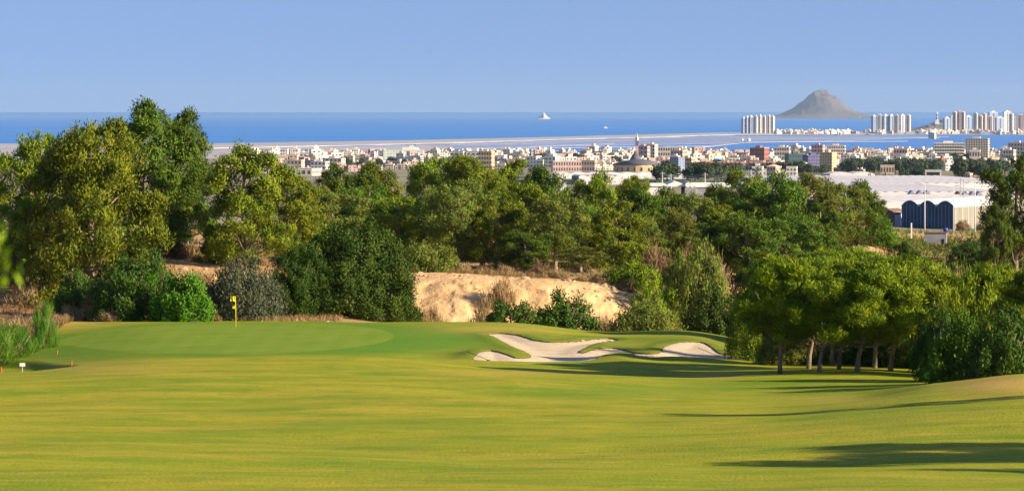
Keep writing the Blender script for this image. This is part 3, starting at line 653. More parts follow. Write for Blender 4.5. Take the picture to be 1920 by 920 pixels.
PINES = [
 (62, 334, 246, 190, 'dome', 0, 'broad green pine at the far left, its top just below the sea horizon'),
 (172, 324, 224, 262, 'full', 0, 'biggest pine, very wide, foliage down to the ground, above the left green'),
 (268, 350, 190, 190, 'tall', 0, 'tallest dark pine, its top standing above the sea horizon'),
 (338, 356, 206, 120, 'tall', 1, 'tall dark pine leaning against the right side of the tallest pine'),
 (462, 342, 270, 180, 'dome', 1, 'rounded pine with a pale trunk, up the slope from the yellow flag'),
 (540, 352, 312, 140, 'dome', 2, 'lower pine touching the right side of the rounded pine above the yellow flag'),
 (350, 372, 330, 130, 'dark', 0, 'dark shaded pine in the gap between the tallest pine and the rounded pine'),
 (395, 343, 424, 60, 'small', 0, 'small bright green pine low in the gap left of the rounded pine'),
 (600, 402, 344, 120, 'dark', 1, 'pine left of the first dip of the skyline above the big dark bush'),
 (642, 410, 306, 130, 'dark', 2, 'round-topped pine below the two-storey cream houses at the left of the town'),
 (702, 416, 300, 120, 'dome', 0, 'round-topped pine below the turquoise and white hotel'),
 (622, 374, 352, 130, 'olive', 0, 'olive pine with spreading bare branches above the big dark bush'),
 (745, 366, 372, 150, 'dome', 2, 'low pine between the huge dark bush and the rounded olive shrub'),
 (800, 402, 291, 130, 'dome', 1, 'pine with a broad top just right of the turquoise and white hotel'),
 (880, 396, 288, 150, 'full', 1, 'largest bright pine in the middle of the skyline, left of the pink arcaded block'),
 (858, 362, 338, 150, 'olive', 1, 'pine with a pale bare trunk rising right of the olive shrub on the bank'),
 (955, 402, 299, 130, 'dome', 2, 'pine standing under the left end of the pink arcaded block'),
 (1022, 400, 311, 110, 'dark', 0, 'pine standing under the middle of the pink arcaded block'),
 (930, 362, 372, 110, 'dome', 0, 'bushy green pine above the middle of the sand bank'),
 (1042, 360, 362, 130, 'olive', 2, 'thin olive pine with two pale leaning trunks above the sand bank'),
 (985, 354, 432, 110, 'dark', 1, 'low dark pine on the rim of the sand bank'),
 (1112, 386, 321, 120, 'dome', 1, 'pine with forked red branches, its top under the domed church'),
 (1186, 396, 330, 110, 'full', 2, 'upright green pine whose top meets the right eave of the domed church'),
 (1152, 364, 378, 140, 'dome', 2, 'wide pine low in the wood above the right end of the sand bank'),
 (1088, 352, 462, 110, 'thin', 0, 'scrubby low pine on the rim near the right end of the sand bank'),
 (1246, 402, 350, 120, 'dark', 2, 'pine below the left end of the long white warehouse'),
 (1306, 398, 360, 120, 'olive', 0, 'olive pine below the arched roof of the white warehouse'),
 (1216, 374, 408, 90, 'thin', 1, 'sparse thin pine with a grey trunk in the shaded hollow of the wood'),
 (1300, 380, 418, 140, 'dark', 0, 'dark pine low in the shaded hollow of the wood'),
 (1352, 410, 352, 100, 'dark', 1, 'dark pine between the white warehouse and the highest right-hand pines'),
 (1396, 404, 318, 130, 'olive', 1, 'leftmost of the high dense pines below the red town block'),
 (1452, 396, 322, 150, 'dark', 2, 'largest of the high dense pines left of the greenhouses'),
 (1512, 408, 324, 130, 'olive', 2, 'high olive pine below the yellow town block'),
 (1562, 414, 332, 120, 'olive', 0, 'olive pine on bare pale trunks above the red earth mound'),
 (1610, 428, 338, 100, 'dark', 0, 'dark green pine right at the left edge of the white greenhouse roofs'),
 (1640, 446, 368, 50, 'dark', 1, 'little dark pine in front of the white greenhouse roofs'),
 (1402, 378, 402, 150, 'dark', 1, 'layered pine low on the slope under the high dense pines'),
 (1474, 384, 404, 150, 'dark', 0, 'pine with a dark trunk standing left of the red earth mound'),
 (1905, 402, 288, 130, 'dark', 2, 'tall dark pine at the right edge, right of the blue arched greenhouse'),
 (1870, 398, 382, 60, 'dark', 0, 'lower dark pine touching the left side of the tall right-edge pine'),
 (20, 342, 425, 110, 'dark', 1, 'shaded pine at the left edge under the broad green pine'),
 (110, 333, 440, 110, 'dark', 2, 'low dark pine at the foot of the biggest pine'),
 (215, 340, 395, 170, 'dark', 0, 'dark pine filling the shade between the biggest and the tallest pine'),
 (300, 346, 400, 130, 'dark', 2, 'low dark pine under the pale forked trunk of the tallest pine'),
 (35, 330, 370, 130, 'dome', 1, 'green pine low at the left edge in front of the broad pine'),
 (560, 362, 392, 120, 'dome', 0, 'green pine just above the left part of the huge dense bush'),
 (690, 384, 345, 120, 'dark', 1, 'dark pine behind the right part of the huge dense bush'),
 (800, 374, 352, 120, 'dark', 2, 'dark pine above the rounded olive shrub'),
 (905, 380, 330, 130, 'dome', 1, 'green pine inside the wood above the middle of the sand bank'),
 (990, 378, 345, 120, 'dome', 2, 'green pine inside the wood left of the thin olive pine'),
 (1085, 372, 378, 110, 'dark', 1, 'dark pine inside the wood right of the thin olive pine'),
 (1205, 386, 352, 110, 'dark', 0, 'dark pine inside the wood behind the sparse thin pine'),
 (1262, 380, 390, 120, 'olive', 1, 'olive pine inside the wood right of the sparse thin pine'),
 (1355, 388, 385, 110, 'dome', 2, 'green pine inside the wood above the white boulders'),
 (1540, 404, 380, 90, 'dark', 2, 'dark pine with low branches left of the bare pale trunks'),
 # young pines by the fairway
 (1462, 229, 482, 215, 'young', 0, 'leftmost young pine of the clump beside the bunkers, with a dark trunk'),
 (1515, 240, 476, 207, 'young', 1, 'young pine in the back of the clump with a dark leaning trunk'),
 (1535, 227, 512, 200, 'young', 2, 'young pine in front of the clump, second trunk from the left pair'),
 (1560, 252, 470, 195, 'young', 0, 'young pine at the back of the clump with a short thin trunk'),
 (1606, 227, 484, 225, 'young', 1, 'young pine on a straight pale sunlit trunk'),
 (1668, 230, 478, 225, 'young', 1, 'young pine with the strongly leaning trunk at the right of the clump'),
 (1745, 240, 530, 150, 'young', 2, 'young pine with foliage to the ground between the leaning one and the dark bushes'),
 (1425, 284, 552, 130, 'young', 0, 'smaller young pine at the left end of the clump, close to the bunker'),
 (1580, 284, 468, 220, 'young', 2, 'wide young pine at the back, top centre of the clump'),
 (1490, 284, 482, 200, 'young', 0, 'young pine at the back left of the clump'),
 (1700, 276, 486, 200, 'young', 1, 'young pine at the back right of the clump'),
 (1572, 234, 492, 190, 'young', 2, 'young pine in the middle of the clump between the thin trunk and the pale trunk'),  # extra pine put in to close gaps in the clump's shadow
 (1640, 243, 482, 200, 'young', 0, 'young pine in the middle of the clump between the pale and the leaning trunk'),  # likewise added to make the clump's shadow solid
 (1848, 232, 496, 150, 'young', 0, 'yellow-green young pine behind the dark bushes at the right edge'),
 (1925, 222, 505, 160, 'young', 2, 'young pine cut by the right edge of the picture'),
]
for a in PINES: put_pine(*a)
# pines just outside the frame that throw the long shadows on the fairway
for i, (x, y, H, kind) in enumerate([(29.5, 113.5, 8.3, 'dark'), (34.0, 118.0, 9.2, 'dome'), (36.5, 113.0, 10.0, 'dark'), (26.8, 105.0, 6.2, 'thin'), (27.5, 160, 7.0, 'thin')]):
    cr, tr, h, r = get_pine(kind, i % 2); s_ = H/h
    thing2('pine_tree', 'pine beyond the right picture edge throwing a long shadow on the fairway', 'pine tree', cr, tr, (x, y, hz(x, y)-.1), i*1.3, (s_*1.0, s_*1.0, s_), 'pines outside the frame on the right')
for i, (x, y, H) in enumerate([(68, 443, 9), (73, 466, 11), (70, 424, 9), (80, 452, 12), (76, 486, 11), (66.5, 404, 8), (84, 505, 12), (78, 520, 9), (86, 532, 11), (84, 548, 9), (91, 560, 12), (88, 578, 10), (95, 590, 12), (91, 606, 10), (98, 622, 12)]):
    cr, tr, h, r = get_pine('dark', i % 3); s_ = H/h
    thing2('pine_tree', 'pine beyond the right picture edge shading the slope below the greenhouse', 'pine tree', cr, tr, (x, y, hz(x, y)-.1), i*1.3, (s_, s_, s_), 'pines outside the frame behind the right slope')
# near pine at the left edge, out of focus: only the tip of one branch reaches the picture
rng = np.random.default_rng(5); d = 13.0; zc = Z(425, d); gz = hz(-3.4, d)
C = np.concatenate([rng.normal(size=(16, 3))*np.array([.10, .16, .10])+np.array([-1.99, 0, zc-gz]), rng.normal(size=(150, 3))*np.array([.42, .6, .75])+np.array([-3.5, 0, zc-gz-.5])])
C = C[(C[:, 0] < -2.35) | (np.abs(C[:, 2]-(zc-gz)) < .2)]
cr = crown_mesh('pine_crown', rng, C+np.array([3.4, 0, 0]), np.full(len(C), .13), 90, .07, .016, M['young'], up=.5)
tr = MB().tube([(0, 0, -.2), (.03, 0, 1.6), (0, .02, zc-gz+.2)], [.09, .07, .03], 8).tube([(0, 0, zc-gz-.5), (.7, 0, zc-gz-.2), (1.4, 0, zc-gz)], [.03, .02, .008], 6).mesh('pine_trunk', M['bark'], True)
thing2('pine_tree', 'blurred branch of a pine very close to the camera at the left edge', 'pine tree', cr, tr, (-3.4, d, gz), 0, (1, 1, 1))

# ---- bushes
def put_bush(px, d, top, w, key, seed, label, name='bush', cat='bush', base=None, leaf=None, group=None):
    k = ('b', key, seed % (2 if key == 'bush' else 4))
    if k not in _cache:
        pr = dict(bush=dict(r=3.4, h=4.2, n=250, n_per=170, leaf=(.11, .075), clump=.40, matkey='bush'), dark=dict(r=2.4, h=2.6, n=110, n_per=110, leaf=(.15, .085), clump=.38, matkey='bush'),
                  bright=dict(r=2.2, h=2.4, n=110, n_per=110, leaf=(.15, .10), clump=.42, matkey='bright'), grey=dict(r=2.5, h=2.3, n=110, n_per=110, leaf=(.15, .06), clump=.45, matkey='grey_shrub'),
                  olive=dict(r=2.4, h=2.2, n=110, n_per=110, leaf=(.18, .06), clump=.45, matkey='pine_olive', up=.4), young=dict(r=2.2, h=2.2, n=60, n_per=90, leaf=(.22, .07), clump=.4, matkey='young', up=.5),
                  dry=dict(r=1.0, h=.9, n=26, n_per=60, leaf=(.28, .04), clump=.3, matkey='dry', up=.5, shape='q'), reed=dict(r=1.2, h=1.8, n=34, n_per=70, leaf=(.42, .035), clump=.35, matkey='reed', up=1.2, shape='q'))[key]
        me, r, h = bush_mesh(500+seed % 4*7+len(key), **pr); _cache[k] = (me, stems_mesh(seed, r, h, 'twig'), r, h)
    me, st, r, h = _cache[k]; x = X(px, d); z = hz(x, d)-.15; H = Z(top, d)-z
    return thing2(name, label, cat, me, st, (x, d, z), px*.77 % 6.28, ((w/F*d/2)/r,)*2+(H/h,), group, ('foliage', 'stems'))
BUSH = [
 (655, 316, 424, 255, 'bush', 0, 'huge dense dark green bush behind the green, right of the flag'),
 (560, 313, 462, 140, 'bush', 1, 'dark green bush swelling from the left side of the huge dense bush'),
 (722, 318, 478, 110, 'bush', 2, 'dark green bush forming the right shoulder of the huge dense bush'),
 (610, 318, 440, 130, 'bush', 3, 'dark green bush forming the left top of the huge dense bush'),
 (460, 308, 488, 150, 'grey', 0, 'grey-green rounded shrub right behind the yellow flag'),
 (345, 302, 516, 120, 'bright', 0, 'bright green leafy bush at the back edge of the green'),
 (232, 305, 492, 150, 'dark', 1, 'dark green bush left of the bright green bush'),
 (150, 310, 515, 110, 'dark', 2, 'dark shrub on the red slope below the biggest pine'),
 (290, 309, 482, 110, 'dark', 0, 'dark bush rising behind the bright green bush'),
 (802, 345, 456, 118, 'olive', 0, 'rounded olive shrub on the left end of the sand bank rim'),
 (960, 317, 566, 130, 'dark', 3, 'dark bush at the foot of the sand bank, left half of the pair'),
 (1052, 318, 555, 140, 'dark', 0, 'dark bush at the foot of the sand bank, right half of the pair'),
 (1215, 312, 567, 150, 'olive', 1, 'feathery green shrub behind the right-hand bunker'),
 (1180, 344, 486, 110, 'young', 0, 'bright yellow-green young pine bush at the right end of the sand bank'),
 (1222, 336, 520, 70, 'young', 1, 'yellow-green shrub sloping down from the right end of the sand bank'),
 (1305, 338, 470, 130, 'olive', 2, 'tall scrubby shrub filling the hollow right of the sand bank'),
 (1340, 322, 545, 130, 'dark', 2, 'dark bush between the right-hand bunker and the young pines'),
 (1270, 352, 500, 90, 'dark', 1, 'dark shrub in the hollow above the feathery shrub'),
 (1650, 447, 410, 70, 'bright', 1, 'round green bush left of the concrete water tank'),
 (1475, 254, 618, 130, 'olive', 3, 'pale olive shrub behind the leftmost young pine trunk'),
 (1580, 256, 622, 130, 'olive', 0, 'pale olive bush filling the gap behind the trunks of the pine clump'),
 (1660, 252, 590, 140, 'dark', 1, 'dark bush behind the strongly leaning trunk'),
 (1732, 248, 600, 110, 'dark', 2, 'dark bush right of the strongly leaning trunk'),
 (1805, 207, 600, 130, 'bright', 1, 'large green leafy bush above the tan mound on the right'),
 (1768, 214, 585, 120, 'dark', 0, 'dark leafy bush between the young pines and the large leafy bushes'),
 (1790, 222, 562, 130, 'young', 1, 'yellow-green bush in the second row above the tan mound'),
 (1830, 229, 535, 130, 'young', 2, 'yellow-green bush in the third row above the tan mound'),
 (1885, 202, 585, 140, 'dark', 2, 'large dark leafy bush at the right edge above the tan mound'),
 (1752, 213, 676, 60, 'bright', 2, 'small bright green bush at the left end of the tan mound'),
 (1935, 205, 600, 110, 'dark', 3, 'dark bush cut by the right edge above the tan mound'),
 (1790, 262, 505, 110, 'olive', 0, 'olive shrub with brownish tips behind the young pines on the right'),
 (1412, 262, 560, 100, 'young', 1, 'young bush with low foliage at the left end of the clump of young pines'),
 (1410, 300, 560, 90, 'dark', 1, 'dark bush left behind the clump of young pines'),
 (1695, 430, 455, 70, 'dark', 2, 'dark shrub below the concrete water tank on its left'),
 (1830, 440, 455, 110, 'dark', 3, 'shaded dark shrub right of the concrete water tank'),
 (1880, 425, 470, 120, 'dark', 0, 'shaded dark shrub at the foot of the right-edge pine'),
 (1500, 352, 505, 120, 'olive', 1, 'olive scrub below the red earth mound on its left'),
 (1420, 352, 498, 110, 'dark', 1, 'dark scrub below the layered pine'),
 (405, 352, 452, 70, 'olive', 2, 'brownish low shrub on the slope left of the pale pine trunk'),
]
for b in BUSH: put_bush(*b)
for i, (px, d, top, w) in enumerate([(25, 262, 618, 80), (-10, 258, 610, 90), (82, 272, 578, 52), (45, 268, 618, 50)]):
    put_bush(px, d, top, w, 'reed', i, ['tall green reeds at the left edge by the pond', 'green reeds cut by the left picture edge', 'separate rounded clump of green reeds left of the green', 'green reeds between the pond and the separate reed clump'][i], 'reed_clump', 'reeds')
DRY = [(940, 333, 528, 30), (770, 345, 503, 45), (830, 344, 500, 40), (868, 345, 494, 40), (905, 346, 500, 36), (945, 347, 498, 40), (1010, 346, 500, 50), (1045, 345, 506, 46), (1095, 343, 520, 44), (1125, 342, 525, 36), (1170, 340, 535, 40),
       (300, 330, 480, 60), (330, 346, 462, 60), (360, 350, 458, 50), (420, 346, 468, 60), (480, 345, 470, 50), (380, 330, 500, 60), (130, 306, 575, 60), (170, 305, 572, 60), (40, 320, 540, 70), (80, 300, 568, 40), (575, 320, 570, 40), (395, 304, 585, 40),
       (205, 302, 586, 50), (815, 322, 580, 40), (795, 320, 585, 40), (905, 322, 578, 30), (1135, 318, 600, 30), (1700, 300, 500, 110), (1740, 290, 510, 70), (1790, 300, 485, 60), (1340, 360, 480, 60), (1230, 360, 470, 70), (1180, 365, 480, 60), (1290, 372, 480, 50), (1540, 395, 486, 70), (1660, 400, 478, 60),
        (1850, 460, 460, 50), (1900, 450, 455, 50), (1560, 450, 430, 40), (1520, 440, 450, 30), (1805, 705, 414, 30), (1850, 705, 408, 36), (20, 285, 580, 90), (60, 283, 572, 60)]
LMK = [(-10, 'by the left picture edge'), (60, 'above the reeds'), (150, 'under the biggest pine'), (215, 'beside the green back-left edge'), (300, 'above the bright green bush'), (345, 'above the grey-green shrub, left'), (385, 'just left of the flag'), (425, 'right behind the flag'), (480, 'under the rounded pine'), (545, 'left of the huge bush'), (585, 'at the foot of the huge bush')]
LMR = [(770, 'at its left end'), (830, 'under the rounded olive shrub'), (868, 'right of the rounded olive shrub'), (905, 'left of the middle'), (945, 'in the middle'), (1010, 'right of the middle'), (1045, 'above the pair of dark bushes'), (1095, 'above their right end'), (1125, 'near its right end'), (1170, 'at its right end')]
LMS = [(1180, 'under the wide low pine'), (1230, 'above the yellow-green bush'), (1290, 'in the shaded hollow'), (1340, 'left of the white boulders'), (1520, 'left on the red mound'), (1560, 'among the wooden posts'), (1660, 'behind the young pines'), (1700, 'above the leaning young pine'), (1740, 'right above the leaning young pine'), (1790, 'below the concrete tank'), (1850, 'right of the concrete tank'), (1905, 'under the right-edge pine')]
for i, (px, d, top, w) in enumerate(DRY):
    lw = min(LMK if px < 620 else (LMR if px < 1175 else LMS), key=lambda a: abs(a[0]-px))[1]; szw = 'large' if w >= 60 else ('small' if w <= 40 else 'middling')
    if 740 < px < 1200: lb = '%s dry brown shrub of the sand bank, %s' % (szw, lw) + (', low down' if d < 330 else ''); g = 'dry shrubs of the sand bank'
    elif px < 620: lb = '%s dry brown shrub on the sandy slope, %s' % (szw, lw) + (', higher up' if d > 335 else ''); g = 'dry shrubs of the left slope'
    else: lb = '%s dry shrub on the rough ground, %s' % (szw, lw) + (', far back' if d > 500 else ''); g = 'dry shrubs of the right slope'
    if i == 0: lb = 'single brown shrub hanging on the open face of the sand bank'; g = None
    gp = HZ+F*(CAMZ-hz(X(px, d), d))/d; top = max(min(top, gp-.5*F/d), gp-(34 if px < 620 else 60)); w = max(w, (gp-top)*1.05); put_bush(px, d, top, w, 'dry', i, lb, 'dry_shrub', 'shrub', group=g)
#PART3
# ------------------------------------------------------------------ farmland, greenhouses
M['plastic'] = mat('white_plastic_roof', (.92, .87, .83), 1.0, .0, col2=(.74, .68, .65), nscale=.05, stretch=(.3, 1, 1))
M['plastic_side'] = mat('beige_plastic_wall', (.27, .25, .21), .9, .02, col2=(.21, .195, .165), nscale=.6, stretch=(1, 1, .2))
M['blue_sheet'] = mat('dark_blue_sheeting', (.020, .075, .150), .5, .3, col2=(.015, .055, .115), nscale=.5)
M['grey_metal'] = mat('grey_metal', (.32, .33, .34), .5, .4)
M['pale_metal'] = mat('pale_metal', (.62, .62, .62), .45, .4)
M['concrete'] = mat('concrete', (.34, .34, .36), .9, .1, col2=(.25, .25, .27), nscale=.8)
M['brown'] = mat('brown_thatch', (.24, .15, .10), .9, .1, col2=(.15, .10, .07), nscale=2)
M['lav'] = mat('grey_violet_wall', (.36, .35, .42), .8, .1)
M['dark'] = mat('dark_opening', (.02, .025, .03), .6, .3)
M['glass'] = mat('dark_window', (.045, .055, .075), .25, .5)
M['terracotta'] = mat('terracotta_roof', (.42, .20, .12), .85, .1, col2=(.32, .15, .09), nscale=.3)
M['slate'] = mat('dark_grey_roof', (.10, .10, .12), .7, .2)
M['crop'] = mat('green_crop', (.05, .12, .03), .95, .1)
M['road'] = mat('asphalt', (.055, .055, .058), .9, .1)

# arched greenhouse: three barrel bays with dark blue fronts
D0 = 716; cx = X(1790, D0); g0 = hz(cx, D0)-.3; yaw = R(32)
gh = empty('greenhouse', (cx, D0, g0), -yaw); tag(gh, 'greenhouse with three dark blue arched fronts, behind the lamp posts', 'greenhouse')
bw = 3.75; hh = Z(376, D0)-g0; ev = hh-1.15; dep = 46.0
def arch(x0, w, e, top, n=10): return [(x0+w*i/n, e+(top-e)*math.sin(math.pi*i/n)**.85) for i in range(n+1)]
for b in range(3):
    x0 = -(b+1)*bw
    MB().prism([(x0+.03, 0), (x0+bw-.03, 0)]+arch(x0+.03, bw-.06, ev, hh-.08)[::-1], -.12, 0).build('arch_front', M['blue_sheet'], gh)
    mb = MB(); a = arch(x0, bw, ev+.05, hh); n = len(a)
    mb.add([(x, -.25, z) for x, z in a]+[(x, dep, z) for x, z in a]+[(x, -.25, z-.12) for x, z in a], [(i, i+1, n+i+1, n+i) for i in range(n-1)]+[(i+1, i, 2*n+i, 2*n+i+1) for i in range(n-1)]); mb.build('arched_roof', M['plastic'], gh, True)
    for k in range(5): x = x0+.35+k*.76; MB().box(x-.02, x+.02, -.17, -.12, 0, ev+.4).build('frame_post', M['lav'], gh)
MB().box(-.1, 0, .02, dep, 0, ev).build('side_wall', M['plastic_side'], gh)
for k in range(16): MB().box(0, .08, k*2.9+.2, k*2.9+.32, 0, ev).build('wall_post', M['pale_metal'], gh)
MB().box(-3*bw, -3*bw+.1, .02, dep, 0, ev).build('side_wall', M['plastic_side'], gh)
MB().box(-.16, .04, -.2, dep, ev-.1, ev+.2).build('gutter', M['pale_metal'], gh)

def span_house(label, pxa, pxb, Da, Db, eave, pitch, spans, group=None):
    """large multi-span plastic greenhouse seen from above; spans run away from the viewer"""
    xa, xb = X(pxa, Da), X(pxb, Da); z0 = hz((xa+xb)/2, Da); z1 = hz((xa+xb)/2, Db); e = empty('greenhouse', ((xa+xb)/2, Da, z0)); tag(e, label, 'greenhouse', group)
    w = (xb-xa)/spans; L_ = Db-Da; dz = z1-z0; mb = MB(); n = 5
    for s_ in range(spans):
        for k in range(6):
            ya, yb = L_*k/6, L_*(k+1)/6; za, zb = dz*k/6, dz*(k+1)/6
            pa = [(xa-e.location.x+w*(s_+i/n), eave+pitch*math.sin(math.pi*i/n)) for i in range(n+1)]
            mb.add([(x, ya, z+za) for x, z in pa]+[(x, yb, z+zb) for x, z in pa], [(i, i+1, n+2+i, n+1+i) for i in range(n)])
    mb.build('roof', M['plastic'], e, True)
    A, B = xa-e.location.x, xb-e.location.x
    mf = MB()
    for s_ in range(spans): mf.prism([(A+w*s_, -1), (A+w*(s_+1), -1)]+[(A+w*(s_+1-i/n), eave-.02+pitch*math.sin(math.pi*i/n)) for i in range(n+1)], -.1, .02)
    mf.build('front_wall', M['plastic'], e)
    MB().add([(B, 0, -1), (B, L_, dz-1), (B, L_, dz+eave), (B, 0, eave)], [(0, 1, 2, 3)]).add([(A, 0, -1), (A, L_, dz-1), (A, L_, dz+eave), (A, 0, eave)], [(3, 2, 1, 0)]).build('side_wall', M['plastic_side'], e)
    return e
span_house('nearest broad white plastic greenhouse roof, behind the blue arched greenhouse', 1560, 1990, 800, 985, 4.2, .25, 12)
span_house('second white plastic greenhouse roof, behind the row of small dark gables', 1500, 1900, 1010, 1290, 4.6, .35, 20)
span_house('farthest big white plastic greenhouse roof, in front of the cypress row', 1480, 1960, 1320, 1650, 4.0, .4, 26)
span_house('long narrow white plastic tunnel left of the cypress row', 1556, 1640, 2300, 2360, 3.6, 1.4, 2)
span_house('long low pale plastic roof below the domed church', 1040, 1290, 2500, 2620, 3.4, 1.0, 8)
span_house('low white plastic roof among the fields, between two pine tops', 1085, 1170, 1700, 1900, 3.6, .8, 5)
span_house('low white plastic roof just left of the yellow-fronted pines', 1030, 1062, 1350, 1600, 3.4, .8, 3)
for i, px in enumerate([1711, 1726, 1739, 1798, 1812, 1825, 1837]):
    d = 992; w = 1.0 if i < 3 else .8; zt = Z(355 if i < 3 else 357, d); zb = Z(365, d); mb = MB(); mb.prism([(-w, 0), (w, 0), (w*.8, (zt-zb)*.35), (0, zt-zb), (-w*.8, (zt-zb)*.35)], 0, 6)
    e = tag(mb.build('roof_gable', [M['brown'] if i == 3 else M['lav']], loc=(X(px, d), d, zb-.3)), ['leftmost dark gable standing on the white greenhouse roofs', 'second dark gable standing on the white greenhouse roofs', 'third dark gable, just right of the left lamp post', 'reddish brown gable standing on the white greenhouse roofs', 'dark gable right of the reddish brown gable', 'dark gable behind the right lamp post', 'rightmost small dark gable on the greenhouse roofs'][i], 'gable')
# long warehouse with arched bay
d = 1300; z0 = hz(X(1270, d), d); wh = empty('warehouse', (X(1205, d), d, z0)); tag(wh, 'long white-roofed warehouse with a grey arched bay, above the wood', 'warehouse'); s_ = d/F
def zz(py): return Z(py, d)-z0
MB().box(0, 48*s_, 0, 30, 0, zz(349)).build('wall', M['white'], wh); MB().box(-.4, 48*s_+.2, -.5, 30, zz(349), zz(346)).build('roof', M['white'], wh)
MB().prism([(38*s_, zz(350)), (60*s_, zz(340)), (82*s_, zz(347)), (82*s_, zz(350))], .5, 30).build('gable_roof', M['white'], wh)
MB().prism([(79*s_, 0), (79*s_, zz(345)), (85*s_, zz(341)), (93*s_, zz(343)), (99*s_, zz(350)), (99*s_, 0)], -2, 28).build('arched_bay', M['concrete'], wh)
MB().box(99*s_+.05, 165*s_, 0, 30, 0, zz(351)).build('wall', M['concrete'], wh); MB().box(96*s_, 166*s_, -.4, 30.2, zz(351), zz(345)).build('roof', M['white'], wh)
for k in range(2):
    o = MB().lathe([(.85, 0), (.85, .12)], 14).build('round_window', M['white'], wh); o.location = ((84+k*8)*s_, -2.05, zz(346.5)); o.rotation_euler = (R(90), 0, 0)
# sheds
d = 742; z0 = hz(X(1665, d), d)-1; sh = empty('shed', (X(1678, d), d, z0), R(-25)); tag(sh, 'brown thatched shed with a bright white end wall, left of the blue arched greenhouse', 'shed')
hh2 = Z(397, d)-z0
MB().prism([(-4.6, 0), (0, 0), (0, hh2-.1), (-1.8, hh2+.6), (-3.2, hh2+.1), (-4.6, hh2-1.6)], 0, 7).build('brown_wall', M['brown'], sh)
MB().box(0.03, 1.3, -.2, 6, 0, hh2-.5).build('side_wall', M['lav'], sh); MB().box(1.3, 1.42, -.3, 6.3, 0, hh2-.2).box(-.2, 1.5, -.3, 6.2, hh2-.2, hh2-.02).build('end_wall', M['white'], sh)  # grey-violet wall has the shade of its face in the colour
d = 602; z0 = hz(X(1755, d), d)-.6; tk = empty('water_tank', (X(1754, d), d, z0), R(-8)); tag(tk, 'small grey concrete water tank house with a dark hatch, on the shaded slope', 'water tank')
hh3 = Z(437, d)-z0; MB().box(-1.75, 1.75, 0, 3, 0, hh3).build('wall', M['concrete'], tk); MB().box(-1.85, 1.85, -.1, 3.1, hh3, hh3+.12).build('roof', M['brown'], tk); MB().box(1.0, 1.4, -.04, 0, .9, 1.7).build('hatch', M['dark'], tk)
d = 690; tag(MB().lathe([(.0, 0), (.45, 0), (.45, .9), (0, .9)], 14).build('drum', mat('blue_drum', (.03, .04, .22), .4, .4), None, True, loc=(X(1773, d), d, hz(X(1773, d), d))), 'blue drum standing behind the concrete water tank', 'drum')
# lamp posts
for px, top, base, arm, lb in [(1734, 347, 434, -1, 'left lamp post, in front of the left blue arch'), (1788, 350, 440, 1, 'middle lamp post, at the corner of the blue arched greenhouse'), (1828, 341, 430, 0, 'right lamp post with a short crossbar, against the pale greenhouse wall')]:
    d = 690; z0 = Z(base, d); e = empty('lamp_post', (X(px, d), d, min(z0, hz(X(px, d), d)))); tag(e, lb, 'lamp post'); H = Z(top, d)-e.location.z
    MB().tube([(0, 0, -.3), (0, 0, H*.5), (0, 0, H)], [.13, .10, .07], 8).build('pole', M['pale_metal'], e, True)
    if arm: MB().tube([(0, 0, H-.02), (arm*.5, 0, H+.12)], [.05, .04], 6).build('arm', M['pale_metal'], e); MB().box(min(arm*.4, arm*1.1), max(arm*.4, arm*1.1), -.15, .15, H+.1, H+.26).build('lamp_head', M['grey_metal'], e)
    else: MB().box(-1.2, 1.2, -.07, .07, H, H+.13).build('crossbar', M['pale_metal'], e); MB().box(-1.3, -.7, -.15, .15, H+.13, H+.3).build('lamp_head', M['pale_metal'], e)
d = 905; e = empty('mast', (X(1804, d), d, hz(X(1804, d), d)-.3)); tag(e, 'grey lattice mast between the middle and right lamp posts', 'mast'); H = Z(334, d)-e.location.z
for a in ((-.5, -.5), (.5, -.5), (.5, .5), (-.5, .5)): MB().tube([(a[0], a[1], 0), (a[0]*.8, a[1]*.8, H)], [.07, .05], 5).build('leg', M['grey_metal'], e)
mb = MB()
for k in range(10):
    z = k*H/10
    for a, b in (((-.5, -.5), (.5, -.5)), ((.5, -.5), (.5, .5)), ((.5, .5), (-.5, .5)), ((-.5, .5), (-.5, -.5))): mb.tube([(a[0]*.9, a[1]*.9, z), (b[0]*.9, b[1]*.9, z+H/10)], [.04, .04], 4)
mb.build('bracing', M['grey_metal'], e)
d = 610; tag(MB().box(-.10, .10, -.10, .10, -.5, Z(418, d)-Z(441, d)).build('post', M['white'], loc=(X(1709, d), d, Z(441, d))), 'short white square post left of the water tank', 'post')
# thin fence posts on the red mound
for i, (px, t, b) in enumerate([(1529, 424, 442), (1540, 419, 442), (1571, 428, 443), (1579, 424, 441), (1595, 417, 438)]):
    d = 436; x = X(px, d); z0 = hz(x, d); tag(MB().tube([(0, 0, -.2), (.06*(i % 2), 0, (b-t)/F*d)], [.06, .05], 6).build('wooden_post', M['bark'], loc=(x, d, z0)), 'thin pale wooden post on the red earth mound under the olive pine', 'post', 'posts on the red earth mound')
